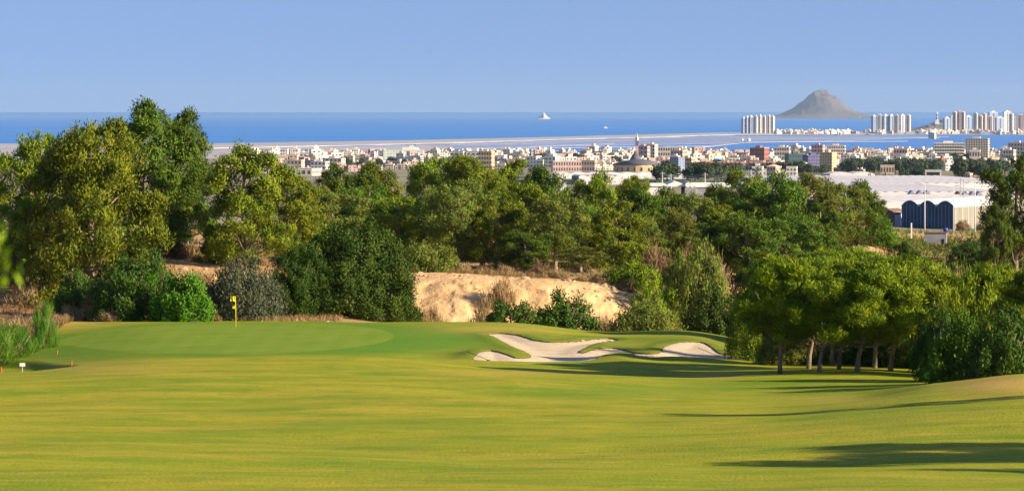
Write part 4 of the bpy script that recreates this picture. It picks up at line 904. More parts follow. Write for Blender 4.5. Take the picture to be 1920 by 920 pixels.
# power line
poles = []
for px, top, dd, lb in [(1242, 322, 1500, 'left pole of the power line beside the round far trees'), (1258, 326, 1490, 'pole close to the left pole of the power line'), (1322, 324, 1450, 'pole of the power line right of the arched warehouse bay'), (1408, 318, 1400, 'right pole of the power line above the high dense pines')]:
    x = X(px, dd); z0 = hz(x, dd); H = Z(top, dd)-z0; e = empty('power_pole', (x, dd, z0)); tag(e, lb, 'power pole')
    MB().tube([(0, 0, 0), (0, 0, H)], [.22, .13], 6).build('pole', M['pale_metal'], e); MB().box(-1.1, 1.1, -.08, .08, H-.7, H-.55).build('crossarm', M['pale_metal'], e); poles.append(Vector((x, dd, z0+H)))
for k, off in enumerate((-1.0, 0, 1.0)):
    a, b = poles[0], poles[-1]; mb = MB(); pts = []
    seq = [poles[0], poles[2], poles[3], poles[3]+Vector((45, -40, 1))]
    for p, q in zip(seq[:-1], seq[1:]):
        for t in np.linspace(0, 1, 9)[:-1]: v = p.lerp(q, t); pts.append((v.x+off, v.y, v.z-.6-1.6*4*t*(1-t)*.5-k*.5))
    mb.tube(pts, [.045]*len(pts), 3, cap=False); tag(mb.build('power_cable', M['pale_metal']), ['lowest', 'middle', 'highest'][2-k]+' of the three cables sagging between the power poles', 'cable')
# fields
for i, (pa, pb, da, db, m) in enumerate([(1655, 1700, 745, 790, 'crop'), (900, 1240, 2640, 3000, 'crop'), (1230, 1420, 1750, 2100, 'crop'), (1560, 1900, 2450, 2560, 'road'), (900, 1300, 1950, 2250, 'road')]):
    mb = MB(); n = 8; P_ = [(X(pa+(pb-pa)*k/n, dd), dd) for dd in (da, db) for k in range(n+1)]
    mb.add([(x, y, hz(x, y)+.35) for x, y in P_], [(k, k+1, n+2+k, n+1+k) for k in range(n)]); tag(mb.build('field', M[m]), kind='structure')

# ------------------------------------------------------------------ town
def wallm(name, c): M[name] = mat(name, c, .85, .15, noise=.12, nscale=.2, objrand=.12)
wallm('wall_cream', (.72, .62, .50)); wallm('wall_white', (.74, .69, .61)); wallm('wall_peach', (.66, .49, .38)); wallm('wall_pink', (.52, .37, .34)); wallm('wall_ochre', (.66, .49, .28)); wallm('wall_red', (.36, .15, .13)); wallm('wall_sand', (.62, .53, .43)); wallm('wall_blue', (.22, .26, .38)); wallm('wall_violet', (.13, .12, .26))
wallm('wall_grey', (.42, .41, .42)); wallm('wall_green', (.06, .11, .12)); wallm('wall_turq', (.35, .60, .60))
_win = {}
def building(label, cat, px, d, w, dep, h, rz, wall, floors=3, bays=5, roof='flat', roofm=None, pent=True, winw=.5, winh=.5, side=True, base=None, name=None, group=None, wm='glass', balc=False):
    x = X(px, d); z0 = (hz(x, d) if d < 6050 else 2.0) if base is None else base
    e = empty(name or cat.replace(' ', '_'), (x, d, z0), R(rz)); tag(e, label, cat, group)
    MB().box(-w/2, w/2, -dep/2, dep/2, -1, h).build('wall', M[wall], e)
    if roof == 'flat':
        mb = MB(); mb.box(-w/2-.2, w/2+.2, -dep/2-.2, dep/2+.2, h, h+.35)
        mb.build('roof', M[roofm or wall], e)
    elif roof == 'hip':
        mb = MB(); k = min(w, dep)/2; mb.add([(-w/2-.4, -dep/2-.4, h), (w/2+.4, -dep/2-.4, h), (w/2+.4, dep/2+.4, h), (-w/2-.4, dep/2+.4, h), (-w/2+k, 0, h+k*.5), (w/2-k, 0, h+k*.5)], [(0, 1, 5, 4), (1, 2, 5), (2, 3, 4, 5), (3, 0, 4), (3, 2, 1, 0)]); mb.build('roof', M[roofm or 'terracotta'], e)
    if pent and roof == 'flat': MB().box(-w*.2, w*.12, -dep*.2, dep*.2, h+.36, h+2.6).build('penthouse', M[wall], e)
    fh = h/floors; bw_ = w/bays; k = (round(bw_*winw, 2), round(fh*winh, 2), wm)
    if k not in _win: _win[k] = MB().box(-k[0]/2, k[0]/2, -.12, .0, -k[1]/2, k[1]/2).mesh('window', M[wm])
    for f in range(floors):
        for b in range(bays): link('window', _win[k], e, (-w/2+bw_*(b+.5), -dep/2, fh*(f+.52)))
        if balc: MB().box(-w/2+.2, w/2-.2, -dep/2-1.2, -dep/2-.02, fh*f+.05, fh*f+.9).build('balcony', M['wall_white'], e)
        if side:
            nb = max(1, int(dep/bw_))
            for b in range(nb):
                s = 1 if rz < 0 else -1
                o = link('window', _win[k], e, (s*w/2, -dep/2+dep/nb*(b+.5), fh*(f+.52))); o.rotation_euler = (0, 0, R(90)*s)
    return e
def hgt(top, d, base=None):
    return Z(top, d)
def bld(label, cat, px, d, wpx, top, dep, rz, wall, **k):
    x = X(px, d); z0 = (hz(x, d) if d < 6050 else 2.0) if k.get('base') is None else k['base']; w = wpx/F*d
    return building(label, cat, px, d, w, dep, max(3, Z(top, d)-z0), rz, wall, **k)
# landmarks of the near town
ho = bld('long turquoise and white hotel with a roof stair tower, left of the town', 'hotel', 757, 5300, 76, 281, 16, 0, 'wall_white', floors=4, bays=13, winw=.62, winh=.6, wm='wall_turq', name='hotel', side=False, pent=False)
hh_ = Z(281, 5300)-ho.location.z
MB().box(-2, 16, -4, 6, hh_+.4, Z(276, 5300)-ho.location.z).box(8, 14, -2, 4, Z(276, 5300)-ho.location.z, Z(273, 5300)-ho.location.z).build('stair_tower', M['wall_white'], ho)
for k in (-1, 1): MB().box(11+k*1.6-.4, 11+k*1.6+.4, 0, .6, Z(273, 5300)-ho.location.z, Z(266, 5300)-ho.location.z).build('roof_mast', M['wall_ochre'], ho)
# church
d = 3900; x = X(1198, d); z0 = hz(x, d); s_ = d/F; ch = empty('church', (x, d, z0)); tag(ch, 'round church with a conical dark roof, yellow walls and a tall thin spire', 'church')
MB().lathe([(52*s_, 0), (52*s_, Z(310, d)-z0)], 28, c=(6*s_, 38)).build('outer_wall', M['wall_ochre'], ch)
MB().lathe([(50*s_, Z(310, d)-z0+.05), (53*s_, Z(309, d)-z0), (20*s_, Z(301, d)-z0), (12*s_, Z(299.5, d)-z0)], 28, c=(2*s_, 38)).build('cone_roof', M['slate'], ch, True)
MB().lathe([(11*s_, Z(301, d)-z0), (10*s_, Z(297, d)-z0), (5*s_, Z(291, d)-z0), (1.5*s_, Z(283, d)-z0)], 16, c=(-4*s_, 38)).build('lantern', M['slate'], ch, True)
for k in range(9): a = R(-90-60+k*15); o = MB().box(-.8, .8, -.2, 0, .8, 4.5).build('window', M['glass'], ch); o.location = (6*s_+52*s_*math.cos(a), 38+52*s_*math.sin(a), 0); o.rotation_euler = (0, 0, a+R(90))
MB().box(-2.8*s_, 2.8*s_, 60, 60+5*s_, 0, Z(274, d)-z0).build('tower', M['wall_pink'], ch)
MB().box(-3*s_, 3*s_, 59.6, 60+5.3*s_, Z(274, d)-z0, Z(264.5, d)-z0).build('dark_tower_band', M['wall_violet'], ch)
MB().lathe([(3.2*s_, Z(264.5, d)-z0), (2.8*s_, Z(259, d)-z0), (1.2*s_, Z(256, d)-z0), (.3*s_, Z(250, d)-z0)], 8, c=(0, 61.5)).build('spire', M['wall_sand'], ch)
bld('reddish brown block directly behind the church spire', 'building', 1206, 5000, 22, 274, 14, -18, 'wall_pink', floors=4, bays=3, roofm='wall_red')
bld('cream tower-like block right of the church spire', 'building', 1223, 5050, 16, 271, 14, -20, 'wall_cream', floors=5, bays=3)
bld('long sand-coloured terrace with a flat roof right of the church spire', 'building', 1253, 5150, 54, 275.5, 16, -8, 'wall_sand', floors=3, bays=12, pent=False)
bld('square end block of the long sand-coloured terrace', 'building', 1272, 4900, 24, 282, 14, -22, 'wall_peach', floors=3, bays=4)
bld('pink block with two rows of dark openings, left of the domed church', 'arcade', 1062, 3900, 54, 302, 14, 6, 'wall_pink', floors=2, bays=11, winw=.45, winh=.55, pent=False, side=False)
bld('salmon end block right of the pink block with dark openings', 'building', 1105, 3950, 26, 301, 12, -14, 'wall_peach', floors=2, bays=5, winw=.35)
bld('grey-blue windowless slab right of the domed church', 'building', 1270, 4100, 15, 295, 16, 34, 'wall_blue', floors=4, bays=2, winw=.1, pent=False)
bld('ochre yellow block attached to the grey-blue slab', 'building', 1289, 4200, 24, 296, 12, -24, 'wall_ochre', floors=3, bays=5)
bld('tall yellow ochre apartment block, the tallest of the near town', 'apartment block', 1553, 3700, 25, 286, 12, -28, 'wall_ochre', floors=7, bays=5, winw=.35)
bld('dark violet block left of the tall yellow block', 'apartment block', 1524, 3900, 32, 291, 12, 24, 'wall_violet', floors=5, bays=6, winw=.5)
bld('dark green-grey block left of the dark violet block', 'building', 1492, 4000, 36, 289, 14, 14, 'wall_green', floors=4, bays=6)
bld('red-walled apartment block with white penthouse boxes', 'apartment block', 1424, 4700, 30, 277, 14, -30, 'wall_red', floors=4, bays=6, winw=.4, roofm='wall_white')
bld('cream apartment block right of the red-walled one', 'apartment block', 1467, 4800, 28, 276, 12, -12, 'wall_cream', floors=4, bays=6, roofm='wall_white')
bld('cream block with red roof terraces standing against the lagoon', 'apartment block', 1534, 5300, 22, 272, 14, -18, 'wall_pink', floors=4, bays=4, roofm='wall_red')
bld('long ochre and white block standing against the lagoon', 'apartment block', 1568, 5350, 34, 273, 14, -10, 'wall_cream', floors=4, bays=8, roofm='wall_white')
bld('peach flat-roofed house standing high in front of the lagoon', 'building', 1690, 4700, 26, 279, 12, -16, 'wall_peach', floors=3, bays=5)
wh_ = bld('long white hotel with balcony bands left of the beige tower block', 'hotel', 1780, 5100, 56, 268, 14, -6, 'wall_white', floors=6, bays=12, winw=.8, winh=.45, name='hotel', balc=True)
bld('beige tower block with vertical strips, tallest on the lagoon shore', 'hotel', 1833, 5000, 42, 260, 18, -14, 'wall_sand', floors=10, bays=9, winw=.35, winh=.6, name='hotel')
bld('stepped pale apartment block cut by the right picture edge', 'apartment block', 1909, 4600, 34, 268, 14, -20, 'wall_sand', floors=6, bays=6)
bld('lower pale step of the apartment block at the right edge', 'apartment block', 1893, 4500, 20, 281, 14, -20, 'wall_cream', floors=4, bays=4)
bld('small red house among the trees right of centre of the town', 'house', 1767, 4200, 12, 297, 10, 20, 'wall_red', floors=2, bays=2, name='house')
bld('cream villa with arches among the dark trees', 'villa', 1828, 4500, 20, 281, 10, -10, 'wall_cream', floors=2, bays=4, name='villa')
bld('two-storey cream house block behind the pines, left of the turquoise hotel', 'building', 625, 4300, 40, 297, 14, -16, 'wall_cream', floors=3, bays=5)
bld('cream stepped block beside the two-storey cream house block', 'building', 600, 4250, 30, 303, 14, -16, 'wall_white', floors=2, bays=4)
bld('peach house left of the cream blocks at the left of the town', 'building', 555, 4200, 28, 300, 12, -14, 'wall_peach', floors=2, bays=4)
bld('pale warehouse with a ribbed grey roof at the left of the town', 'warehouse', 565, 3300, 60, 316, 40, -10, 'wall_cream', floors=1, bays=6, roofm='wall_grey', pent=False)
bld('white-walled shed with a grey roof seen between the tallest pine and the rounded pine', 'shed', 394, 3000, 30, 318, 20, -10, 'wall_white', floors=1, bays=3, roofm='wall_grey', pent=False)
bld('cream block just above the pines left of the pink block', 'building', 912, 4300, 26, 284, 12, -16, 'wall_ochre', floors=4, bays=5)
bld('low orange building in front of the dark trees of the town', 'building', 1664, 3500, 26, 310, 10, -6, 'wall_peach', floors=1, bays=5, pent=False)
bld('pale little tower above the low orange building', 'building', 1660, 3700, 7, 299, 6, 10, 'wall_grey', floors=3, bays=1, pent=False)
bld('white open-fronted barn with a painted dark interior beyond the greenhouses', 'barn', 1750, 2300, 30, 320, 14, -6, 'wall_white', floors=1, bays=1, winw=.8, winh=.7, pent=False, wm='dark', name='barn')  # dark panel on the closed front stands for the unlit interior
bld('small house with a terracotta hipped roof right of the white barn', 'house', 1815, 2400, 13, 325, 8, -20, 'wall_cream', floors=1, bays=3, roof='hip', name='house')
bld('white church-like pavilion with low arches at the right of the town', 'building', 1840, 3100, 40, 311, 12, -8, 'wall_cream', floors=1, bays=7, roofm='wall_white', pent=False)
bld('orange gabled house left of the round crowns, above the high dense pines', 'house', 1450, 3000, 18, 312, 10, -24, 'wall_peach', floors=2, bays=3, name='house', roof='hip', roofm='wall_peach')
bld('white house with a slanting roof in front of the dark violet block', 'house', 1508, 3500, 16, 307, 10, -20, 'wall_white', floors=1, bays=3, name='house', roof='hip', roofm='wall_white')
d = 4200; tag(MB().lathe([(4.5, 0), (6, 3), (5, 5), (1.5, 6)], 12).build('awning', mat('bright_blue_canvas', (.05, .28, .65), .6, .2), None, True, loc=(X(1346, d), d, Z(307, d))), 'bright blue canvas top above the terrace of red roofs', 'awning')
# terrace of red saw-tooth roofs
rowg = 'terrace houses with slanting red and white roofs'
mbr = MB(); mbr.box(-3.3, 3.3, -5, 5, 0, 5.2); terw = mbr.mesh('wall', M['wall_cream']); mbr = MB(); mbr.add([(-3.5, -5.5, 5.2), (3.5, -5.5, 5.2), (3.5, 5.5, 8.2), (-3.5, 5.5, 8.2), (-3.5, 5.5, 5.2), (3.5, 5.5, 5.2)], [(0, 1, 2, 3), (3, 2, 5, 4), (0, 3, 4), (1, 5, 2), (0, 4, 5, 1)]); terr = mbr.mesh('roof', M['terracotta'])
terd = MB().box(-1, 1, -5.15, -5, .5, 3.5).mesh('window', M['glass'])
for i in range(17):
    px = 1314+i*8.2+(10 if i > 10 else 0); d = 3800-i*6; x = X(px, d); z0 = hz(x, d)+3; e = empty('terrace_house', (x, d, z0), R(24)); tag(e, 'narrow terrace house with slanting red roof in the row above the high dense pines', 'terrace house', rowg)
    link('wall', terw, e); link('roof', terr, e); link('window', terd, e)

# ordinary houses: a few kinds, each one mesh, copied one by one
def house_mesh(seed, wall, roofm):
    rg = random.Random(seed); mb = MB(); mats = [M[wall], M['glass'], M[roofm]]
    nb = rg.randint(2, 4); w0 = -rg.uniform(7, 11); x = w0
    for b in range(nb):
        w = rg.uniform(4.5, 9); h = rg.choice([4.5, 6.5, 6.5, 9.5]); dp = rg.uniform(7, 12); y0 = rg.uniform(-2, 2)
        mb.box(x, x+w, y0, y0+dp, -1, h); mb.box(x-.15, x+w+.15, y0-.15, y0+dp+.15, h, h+.5, 2 if rg.random() < .4 else 0)
        if rg.random() < .5: mb.box(x+w*.3, x+w*.7, y0+dp*.3, y0+dp*.7, h+.5, h+2.8)
        for f in range(max(1, int(h/3))):
            n = max(1, int(w/2.6))
            for k in range(n):
                xx = x+w*(k+.5)/n; ww = rg.choice([.5, .7, 1.0]); mb.box(xx-ww, xx+ww, y0-.1, y0+.05, f*3+.9, f*3+2.3, 1)
            mb.box(x+w-.05, x+w+.1, y0+dp*.3, y0+dp*.5, f*3+.9, f*3+2.3, 1)
        x += w+rg.choice([.02, .02, 1.5])
    return mb.mesh('house', mats)
HM_ = {}
KINDS = [('cream', 'wall_cream', 'wall_white'), ('white', 'wall_white', 'terracotta'), ('peach', 'wall_peach', 'wall_white'), ('sand-coloured', 'wall_sand', 'terracotta'), ('pink', 'wall_pink', 'wall_white'), ('pale', 'wall_white', 'wall_grey')]
for i in range(18): HM_[i] = house_mesh(900+i, KINDS[i % 6][1], KINDS[i % 6][2])
rt = random.Random(77); nh = 0
LM = [(560, 'left of the cream blocks'), (650, 'beside the cream blocks'), (760, 'near the turquoise hotel'), (900, 'left of the pink block'), (1010, 'behind the pink block'), (1100, 'behind the salmon block'), (1160, 'left of the church spire'), (1240, 'right of the church spire'), (1330, 'behind the red roofs'), (1420, 'round the red-walled block'), (1480, 'round the cream apartment block'), (1560, 'round the yellow block'), (1650, 'left of the peach house'), (1720, 'right of the peach house'), (1790, 'near the white hotel'), (1850, 'near the beige tower block'), (1930, 'near the right edge')]
def where(px): return min(LM, key=lambda a: abs(a[0]-px))[1]
def put_house(px, d, i=None, sc=1.0, z=None, lab=None, grp=None):
    global nh
    i = rt.randrange(18) if i is None else i; x = X(px, d); z0 = hz(x, d) if z is None else z
    o = link('house', HM_[i], None, (x, d, z0)); o.rotation_euler = (0, 0, R(rt.choice([-30, -22, -14, -8, 12, 20]))); s = sc*rt.uniform(.85, 1.2); o.scale = (s*rt.uniform(.9, 1.4), s, s)
    row = 'front row' if d < 4700 else ('middle rows' if d < 5500 else 'shore rows')
    c = KINDS[i % 6][0]; tag(o, lab or ('low %s house %s, in the %s of the town' % (c, where(px), row)), 'house', grp or ('%s houses %s, %s' % (c, where(px), row))); nh += 1
for row, (d, a, b, step) in enumerate([(6020, 860, 1930, 27), (5850, 500, 1930, 26), (5600, 480, 1930, 27), (5250, 480, 1930, 31), (4900, 860, 1930, 32), (4550, 900, 1930, 40)]):
    px = a+rt.uniform(0, 12)
    while px < b:
        if row == 0 and 860 < px < 960 and rt.random() < .5: px += step; continue
        put_house(px, d+rt.uniform(-90, 90), sc=rt.uniform(.9, 1.35)); px += step*rt.uniform(.7, 1.35)
for px, d in [(1120, 4200), (1150, 4300), (1310, 4350), (1340, 4400), (1370, 4300), (1400, 4100), (1440, 4150), (1462, 3900), (1478, 3700), (1585, 4050), (1600, 4300), (1640, 4450), (1700, 4250), (1722, 4300), (1745, 4200), (1790, 4150), (1800, 4050), (1850, 4250), (1870, 4100), (1895, 3900), (1580, 3600), (1822, 3600), (1860, 3450), (1430, 3300), (500, 4000), (520, 4300), (660, 4500), (690, 4600), (720, 4500), (740, 4300), (430, 4300), (470, 3700), (530, 3800), (575, 4600), (600, 4800), (640, 4900), (690, 5000), (560, 3500), (650, 4000), (700, 4100), (455, 4700), (505, 4900), (415, 3900), (730, 4800), (770, 4600), (800, 4900)]:
    put_house(px, d)

# ------------------------------------------------------------------ sandbar town (far side of the lagoon)
def facade(name, base, band, vert):
    m = bpy.data.materials.new(name); m.use_nodes = True; n = m.node_tree; L = n.links; p = n.nodes['Principled BSDF']; p.inputs['Roughness'].default_value = .8
    tc = n.nodes.new('ShaderNodeTexCoord'); b = n.nodes.new('ShaderNodeTexBrick'); mp = n.nodes.new('ShaderNodeMapping'); mp.inputs['Rotation'].default_value = (R(90), 0, 0)
    sx = n.nodes.new('ShaderNodeSeparateXYZ'); L.new(tc.outputs['Object'], sx.inputs[0]); ad = n.nodes.new('ShaderNodeMath'); ad.operation = 'ADD'; L.new(sx.outputs[0], ad.inputs[0]); L.new(sx.outputs[1], ad.inputs[1])
    cb = n.nodes.new('ShaderNodeCombineXYZ'); L.new(ad.outputs[0], cb.inputs[0]); L.new(sx.outputs[2], cb.inputs[1]); L.new(cb.outputs[0], b.inputs[0])
    b.inputs['Scale'].default_value = 1; b.inputs['Brick Width'].default_value = vert; b.inputs['Row Height'].default_value = 3.0; b.inputs['Mortar Size'].default_value = .7; b.offset = 0
    b.inputs['Color1'].default_value = (*band, 1); b.inputs['Color2'].default_value = (*tuple(c*1.15 for c in band), 1); b.inputs['Mortar'].default_value = (*base, 1); L.new(b.outputs[0], p.inputs['Base Color']); return m
M['tow_white'] = facade('white_tower_facade', (.72, .69, .65), (.58, .56, .54), 4.5); M['tow_peach'] = facade('peach_tower_facade', (.60, .47, .40), (.48, .39, .34), 5); M['tow_cream'] = facade('cream_tower_facade', (.70, .61, .50), (.56, .48, .41), 4); M['tow_shaded'] = facade('shaded_tower_facade', (.30, .36, .48), (.20, .26, .38), 4)  # bluish facade has the shade of the towers' left faces in its colour
def tower(px, top, w, m, rz, label, d=11900, dep=16, extra=None, base=1.5):
    x = X(px, d); e = empty('tower_block', (x, d, base), R(rz)); tag(e, label, 'tower block'); s_ = d/F; H = Z(top, d)-base; W_ = w*s_/math.cos(R(abs(rz)))*.8
    MB().box(-W_/2, W_/2, -dep/2, dep/2, 0, H).build('wall', M[m], e); MB().box(-W_/2-.3, W_/2+.3, -dep/2-.3, dep/2+.3, H, H+1.2).build('roof', M['wall_white'], e)
    MB().box(-W_*.2, W_*.2, -dep*.2, dep*.2, H+1.2, H+5).build('lift_tower', M['wall_white'], e)
    MB().box(-1.2, 1.2, -dep/2-.5, -dep/2-.02, 3, H-2).build('balcony_shade', M['glass'], e)  # dark strip standing for the shade in recessed balconies
    return e
SIDE = ['leftmost', 'second', 'third', 'fourth', 'fifth', 'sixth', 'seventh', 'eighth', 'ninth', 'tenth', 'eleventh', 'twelfth', 'thirteenth', 'fourteenth', 'fifteenth', 'sixteenth']
for i, (px, top, w, m, rz) in enumerate([(1394.5, 222, 7, 'tow_shaded', 30), (1401, 220, 7, 'tow_shaded', 30), (1408, 219, 7, 'tow_shaded', 25), (1417, 219, 9, 'tow_white', -30), (1425, 217.5, 7, 'tow_white', -28), (1433, 219, 8, 'tow_cream', -24), (1442, 218, 6, 'tow_white', -24), (1448.5, 219, 7, 'tow_cream', -24)]):
    tower(px, top, w, m, rz, SIDE[i]+' tower of the isolated group left of the cone-shaped island', dep=13)
for i, (px, top, w, m, rz) in enumerate([(1638.5, 218, 8, 'tow_shaded', 30), (1649, 216, 10, 'tow_white', -14), (1660, 217, 10, 'tow_shaded', 30), (1671, 217, 10, 'tow_shaded', 28), (1681, 217, 9, 'tow_cream', -20), (1692, 216, 9, 'tow_white', 12), (1703, 217, 9, 'tow_cream', -20)]):
    tower(px, top, w, m, rz, SIDE[i]+' tower of the group between the island and the lighthouse', dep=13)
for i, (px, top, w, m, rz, d) in enumerate([(1775, 222, 14, 'tow_shaded', 20, 12500), (1786, 219, 12, 'tow_shaded', 22, 12600), (1790, 211, 8, 'tow_peach', -20, 12300), (1798, 210, 14, 'tow_peach', -14, 12450), (1806, 211, 7, 'tow_peach', -20, 12300), (1815, 219, 14, 'tow_shaded', 18, 12500),
        (1829, 213, 9, 'tow_cream', -20, 12200), (1838, 218, 10, 'tow_peach', -20, 12100), (1845, 214, 9, 'tow_peach', -18, 12200), (1856, 219, 13, 'tow_peach', -14, 12100), (1862, 211, 20, 'tow_shaded', 14, 12800), (1874, 221, 18, 'tow_shaded', 18, 12500), (1888, 210, 16, 'tow_white', 15, 12600), (1896, 214, 9, 'tow_white', -20, 12200), (1904, 220, 10, 'tow_shaded', 20, 12300), (1913, 216, 22, 'tow_peach', -14, 12100)]):
    tower(px, top, w, m, rz, SIDE[i]+' block from the left of the crowded high-rise group right of the lighthouse', d=d, dep=14)
# low headland with the lighthouse
M['headland'] = mat('headland_scrub', (.28, .25, .22), .95, .05, col2=(.45, .38, .32), nscale=.006)
d = 13300; o = island('headland', X(1748, d), d, 120/F*d, 900, [(-1, 0), (-.7, .15), (-.3, .45), (.1, .8), (.3, 1), (.6, .8), (1, .1)], (Z(225, d)), M['headland'], 5, 'x')
for k in ('label', 'category'): del o[k]
tag(o, kind='structure')
d = 13150; s_ = d/F; lz = Z(229, d); lh = empty('lighthouse', (X(1757, d), d, lz)); tag(lh, 'tall black and white banded lighthouse on the low headland', 'lighthouse'); H = Z(212, d)-lz
for k in range(6): MB().lathe([(1.7*s_*(1-.05*k), H*k/6), (1.7*s_*(1-.05*(k+1)), H*(k+1)/6)], 12).build('white_band' if k % 2 else 'black_band', M['wall_white'] if k % 2 else M['slate'], lh)
MB().lathe([(1.6*s_, H), (1.6*s_, H+1.5), (.8*s_, H+1.6), (.7*s_, H+4), (.1*s_, H+6)], 12).build('lantern_room', M['wall_white'], lh); MB().box(-4*s_, 4*s_, -6, 6, -8, 5).build('keeper_house', M['wall_white'], lh)
ro = random.Random(5); far_before = set(o.name for o in COL.objects)
for i in range(92):
    px = ro.choice([ro.uniform(1456, 1502), ro.uniform(1512, 1578), ro.uniform(1590, 1700), ro.uniform(1700, 1925), ro.uniform(1720, 1925)]); d = ro.uniform(11450, 12100); k = ro.randrange(18)
    put_house(px, d, k, 1.15, 1.6, 'x', 'x')
sv, sf, sm = [], [], []; mats_ = []
for o in [o for o in COL.objects if o.name not in far_before]:
    rotm = Matrix.LocRotScale(o.location, o.rotation_euler, o.scale); b = len(sv); me = o.data
    for v in me.vertices: sv.append(rotm @ v.co)
    mi_ = []
    for m_ in me.materials:
        if m_ not in mats_: mats_.append(m_)
        mi_.append(mats_.index(m_))
    for p in me.polygons: sf.append(tuple(b+i for i in p.vertices)); sm.append(mi_[p.material_index])
    bpy.data.objects.remove(o)
me = bpy.data.meshes.new('sandbar_houses'); me.from_pydata(sv, [], sf)
for m_ in mats_: me.materials.append(m_)
me.polygons.foreach_set('material_index', sm); me.update(); tag(link('sandbar_houses', me), kind='stuff')
# salt works, windmills, pump house
bld('pale square building alone on the salt flat, below the lighthouse', 'salt works', 1748, 9700, 12, 249, 14, -25, 'wall_cream', floors=3, bays=3, base=1.5, name='salt_works')
for px, w, lb in [(1392, 4, 'left of the two white windmill towers at the end of the dyke'), (1404, 7, 'right, broader one of the two white windmill towers on the dyke')]:
    d = 8800; e = empty('windmill', (X(px, d), d, 1.5)); tag(e, lb, 'windmill'); s_ = d/F; MB().lathe([(w/2*s_, 0), (w*.42*s_, Z(261, d)-1.5)], 12).build('tower', M['wall_white'], e, True); MB().lathe([(w*.46*s_, Z(261, d)-1.5), (.1, Z(258.5, d)-1.5)], 12).build('cap', M['wall_white'], e, True)

# ------------------------------------------------------------------ far trees
def far_tree(seed, r=4.2, h=7.5, n=34):
    rng = np.random.default_rng(seed); u = rng.normal(size=(n, 3)); u[:, 2] = u[:, 2]*.8+.2; u /= np.linalg.norm(u, axis=1)[:, None]
    C = u*np.array([r*.7, r*.7, h*.34])*(.7+.5*rng.random((n, 1)))+np.array([0, 0, h*.6]); Rr = r*.3*(.7+.6*rng.random(n))
    me = crown_mesh('tree_crown', rng, C, Rr, 26, 1.1, .7, M['far_tree'], up=.2); tr = MB().tube([(0, 0, -1), (0, 0, h*.6)], [.4, .2], 5).mesh('trunk', M['bark_dark']); return me, tr
def cypress(seed):
    rng = np.random.default_rng(seed); z = np.linspace(.8, 7, 16); a = rng.random(16)*6.28; C = np.stack([.3*np.cos(a), .3*np.sin(a), z], -1); me = crown_mesh('cypress_crown', rng, C, .75*(1-.08*z), 24, .6, .3, M['far_tree'], up=1.2)
    return me, MB().tube([(0, 0, -1), (0, 0, 2)], [.2, .1], 5).mesh('trunk', M['bark_dark'])
FT = [far_tree(700+i) for i in range(5)]; CY = [cypress(i) for i in range(2)]
def put_ft(px, d, sc, lb, grp, z=None):
    me, tr = FT[rt.randrange(5)]; x = X(px, d); thing2('tree', lb, 'tree', me, tr, (x, d, hz(x, d) if z is None else z), rt.random()*6, (sc*rt.uniform(.9, 1.3), sc*rt.uniform(.9, 1.3), sc*rt.uniform(.85, 1.2)), grp)
for (a, b, da, db, n, sc, lb) in [(1228, 1262, 1900, 2000, 4, 1.2, 'dark round tree beside the power poles, below the church'), (1265, 1345, 1950, 2300, 10, 1.15, 'dark tree in the line below the terrace of red roofs'), (1300, 1450, 3300, 3700, 14, 1.2, 'dark tree between the red roofs and the wood'),
        (1002, 1030, 4700, 5000, 5, 1.5, 'dark tree behind the pink block of the town'), (1060, 1090, 4900, 5100, 5, 1.4, 'dark tree between the pink block and the lagoon'), (1140, 1170, 4700, 5100, 5, 1.5, 'dark tree just left of the church spire'), (1320, 1400, 4000, 4300, 9, 1.3, 'dark tree behind the terrace of red roofs'),
        (1455, 1500, 3400, 3700, 7, 1.4, 'dark tree in front of the dark green-grey block'), (1500, 1550, 3250, 3400, 7, 1.1, 'dark tree in front of the tall yellow block'), (1575, 1650, 3500, 3900, 20, 1.6, 'dark tree of the grove right of the tall yellow block'), (1590, 1700, 3900, 4300, 16, 1.5, 'dark tree in the back of the grove right of the yellow block'),
        (1650, 1760, 3500, 3900, 24, 1.5, 'dark tree of the grove in front of the peach houses'), (1760, 1850, 4700, 4900, 12, 1.6, 'dark tree at the foot of the white hotel'), (1820, 1890, 3700, 4200, 16, 1.5, 'dark tree at the right of the town'), (1780, 1860, 3200, 3500, 10, 1.2, 'dark tree left of the pale pavilion'),
        (1795, 1870, 2350, 2600, 10, 1.3, 'tree right of the white barn'), (600, 760, 4300, 4900, 14, 1.2, 'dark tree near the turquoise hotel'), (1690, 1740, 2500, 2800, 7, .9, 'small tree left of the white barn')]:
    for k in range(n): put_ft(rt.uniform(a, b), rt.uniform(da, db), sc, lb, lb.replace('dark tree', 'dark trees').replace('tree right', 'trees right').replace('small tree ', 'small trees '))
for k in range(22):
    px = 1628+k*3.6+rt.uniform(-1, 1); d = 1700; me, tr = CY[k % 2]; x = X(px, d); s = rt.uniform(.3, .55); thing2('cypress', 'small dark cypress in the row at the far edge of the white greenhouses', 'cypress', me, tr, (x, d, hz(x, d)+1.6), k, (s, s, s), 'cypress row beyond the greenhouses')

